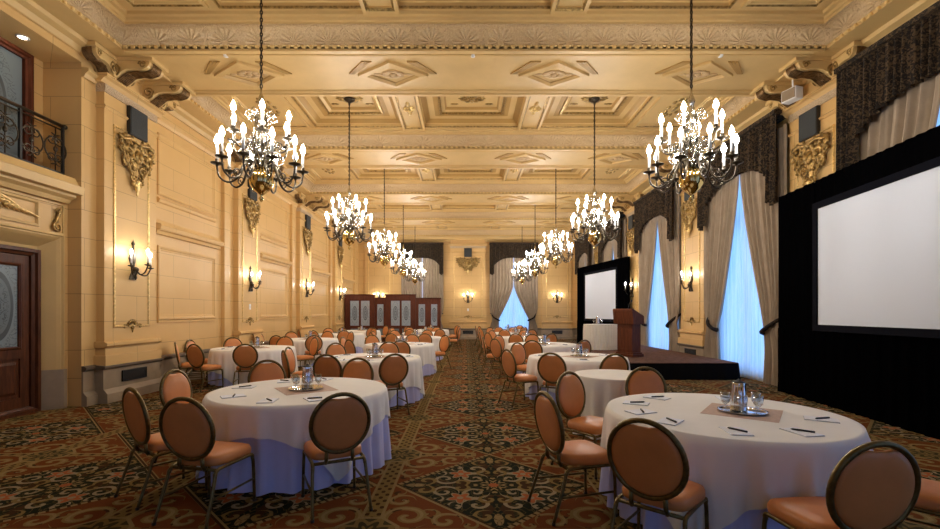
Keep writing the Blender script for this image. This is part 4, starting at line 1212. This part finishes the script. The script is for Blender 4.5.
# skirted table beside the far screen
def skirted_round(loc, name):
    m = MB(); h, R = .80, .52
    def fn(a, b):
        th = 2*pi*a; rr = R+.01+.018*sin(34*th)*min(1, (1-b)*4); return (rr*cos(th), rr*sin(th)*.75, .005+(h-.01)*b)
    m.grid(fn, 240, 6, True); m.obj('skirting', 'white_skirt', r2)
    MB().lathe([(.0001, h-.012), (R, h-.012), (R+.012, h-.004), (R+.005, h), (.0001, h)], 60).xf(Matrix.Diagonal((1, .76, 1, 1))).obj('top_cloth', 'cloth', r2)
r2 = thing('skirted_table', 'oval table with pleated cream skirt beside the lectern', 'table', (4.30, 14.4, SZ))
skirted_round(None, None)
put(tray0, (4.22, 14.4, SZ+.801), 0, 'small silver tray on the cream skirted table')
o = put(pit0, (4.22, 14.44, SZ+.806), pi/2, 'steel water pitcher on the cream skirted table')
for dx, nm in ((-.12, 'left'), (.12, 'right')): put(gl0, (4.22+dx, 14.4, SZ+.806), 0, 'clear stemmed glass, %s of the pitcher on the cream skirted table' % nm)

def big_screen(p0, p1, zt, label, s0, s1, zs0, zs1, bf=.12):
    """p0 far end, p1 near end on plan; white part from s0 to s1 (fraction along)"""
    a, b = Vector((*p0, 0)), Vector((*p1, 0)); L = (b-a).length; ang = atan2((b-a).y, (b-a).x)
    r = thing('projection_screen', label, 'screen', (p0[0], p0[1], 0), ang)
    # local x along the screen, room side is -y or +y: for p0->p1 running towards the camera on the right wall the room is at -y... computed:
    dirn = (b-a).normalized(); nl = Vector((-dirn.y, dirn.x, 0)); sg = -1 if nl.x > 0 else 1
    m = MB()
    def fn(t, z):
        return (t*L, sg*(.02+.018*sin(t*L*21)+.012*sin(t*L*47+1)+.10*max(0, .12-z)), .004+(zs0-.10)*z)
    m.grid(fn, 200, 6)
    for xa, xb in ((0, s0*L-.10), (s1*L+.10, L)):
        m.grid(lambda t, z: (xa+(xb-xa)*t, sg*(.02+.015*sin(t*(xb-xa)*23)), zs0-.10+(zt-zs0+.10)*z), 60, 3)
    m.grid(lambda t, z: (s0*L-.10+(s1*L-s0*L+.2)*t, sg*(.02+.012*sin(t*L*23)), zs1+.10+(zt-zs1-.10)*z), 120, 2)
    m.obj('drape_kit', 'blackcloth', r)
    MB().box(0, L, -sg*.06, 0, .02, zt-.02).obj('backing', 'blackcloth', r)
    MB().frame((s0*L-.11, sg*.01, zs0-.11), (1, 0, 0), (0, 0, 1), (0, sg, 0), (s1-s0)*L+.22, zs1-zs0+.22, [(0, 0), (0, .05), (.11, .05), (.11, .03)]).obj('border', 'screen_frame', r)
    MB().box(s0*L, s1*L, sg*.02, sg*.035, zs0, zs1).obj('surface', 'screen', r)
    for x in (.15, L-.15): MB().box(x-.03, x+.03, -sg*.5, -sg*.06, 0, .05).obj('foot', 'black', r)
    return r
big_screen((6.27, 9.0), (5.52, 3.0), 3.87, 'large blank projection screen in a black drape surround, in front of the right wall', .205, .79, 1.36, 3.36)
big_screen((5.55, 22.4), (6.36, 17.6), 3.785, 'blank projection screen in black surround behind the lectern', .20, .81, 1.30, 3.35)

# mahogany glass partition at the back left
r = thing('wooden_partition', 'mahogany partition of glazed doors standing before the back wall', 'partition', (-6.33, 23.6, 0))
def section(x0, x1, h, nglass, e=.14, zlo=.90, dy=0.0):
    s_ = MB()
    s_.box(x0, x1, -.06+dy, .06+dy, 0, .14); s_.box(x0, x1, -.05+dy, .05+dy, h-.34, h-.04)
    s_.poly([(-.05+dy, h-.06), (-.09+dy, h-.03), (-.10+dy, h), (.08+dy, h), (.05+dy, h-.06)], 'x', x0-.03, x1+.03)
    nn = nglass; cw = (x1-x0-2*e-(nn-1)*.1)/nn
    s_.box(x0, x0+e, -.05+dy, .05+dy, .14, h-.34); s_.box(x1-e, x1, -.05+dy, .05+dy, .14, h-.34)
    xx = x0+e
    gl = []
    for k in range(nn):
        if k < nn-1: s_.box(xx+cw, xx+cw+.1, -.05+dy, .05+dy, .14, h-.34)
        s_.box(xx, xx+cw, -.045+dy, .045+dy, .78, zlo)
        s_.box(xx, xx+cw, -.02+dy, .02+dy, .14, .78)
        s_.frame((xx, -.02+dy, .33), (1, 0, 0), (0, 0, 1), (0, -1, 0), cw, .44, [(0, 0), (0, .05), (.03, .05), (.04, .025)])
        gl.append((xx, xx+cw)); xx += cw+.1
    o = s_.obj('section', 'mahogany', r)
    for a, b in gl:
        g = MB(); zz = (zlo+h-.34)/2; hh = (h-.34-zlo)/2
        g.box(-(b-a)/2, (b-a)/2, -.012, .012, -hh, hh); go = g.obj('glass', 'part_glass', o); go.location = ((a+b)/2, dy, zz)
        g = MB().box(a+.03, b-.03, -.062+dy, -.05+dy, .36, .74).obj('lower_glass', 'door_glass', o)
section(0, 1.55, 2.54, 2, .27); section(1.55, 2.12, 2.36, 1, .12, dy=.06); section(2.12, 3.70, 2.54, 2, .28); section(3.70, 4.32, 2.36, 1, .14, dy=.06); section(4.32, 5.0, 2.36, 1, .18, dy=.06)
m = MB(); m.box(-.05, .05, .06, 3.0, 0, 2.36); m.obj('side_panel', 'mahogany', r)

# ------------------------------------------------------------------ world, camera, view
w = bpy.data.worlds.new('World'); SC.world = w; w.use_nodes = True
w.node_tree.nodes['Background'].inputs[0].default_value = (.35, .6, 1, 1); w.node_tree.nodes['Background'].inputs[1].default_value = .3
cam = bpy.data.cameras.new('camera'); co = bpy.data.objects.new('camera', cam); COL.objects.link(co)
co.location = (0, 0, 1.56); co.rotation_euler = (pi/2, 0, 0)
cam.sensor_width = 36; cam.lens = 450*36/940; cam.shift_x = 4/940; cam.shift_y = 48.5/940; cam.clip_start = .05; cam.clip_end = 100
SC.camera = co
vs = SC.view_settings; vs.view_transform = 'Standard'; vs.look = 'None'; vs.gamma = 1; vs.exposure = 0.0; vs.use_curve_mapping = False
cy = SC.cycles; cy.max_bounces = 7; cy.diffuse_bounces = 4; cy.glossy_bounces = 3; cy.transmission_bounces = 5; cy.transparent_max_bounces = 8
cy.sample_clamp_indirect = 4; cy.use_denoising = True; cy.caustics_reflective = False; cy.caustics_refractive = False
try: cy.use_light_tree = True
except Exception: pass
bpy.context.view_layer.update()
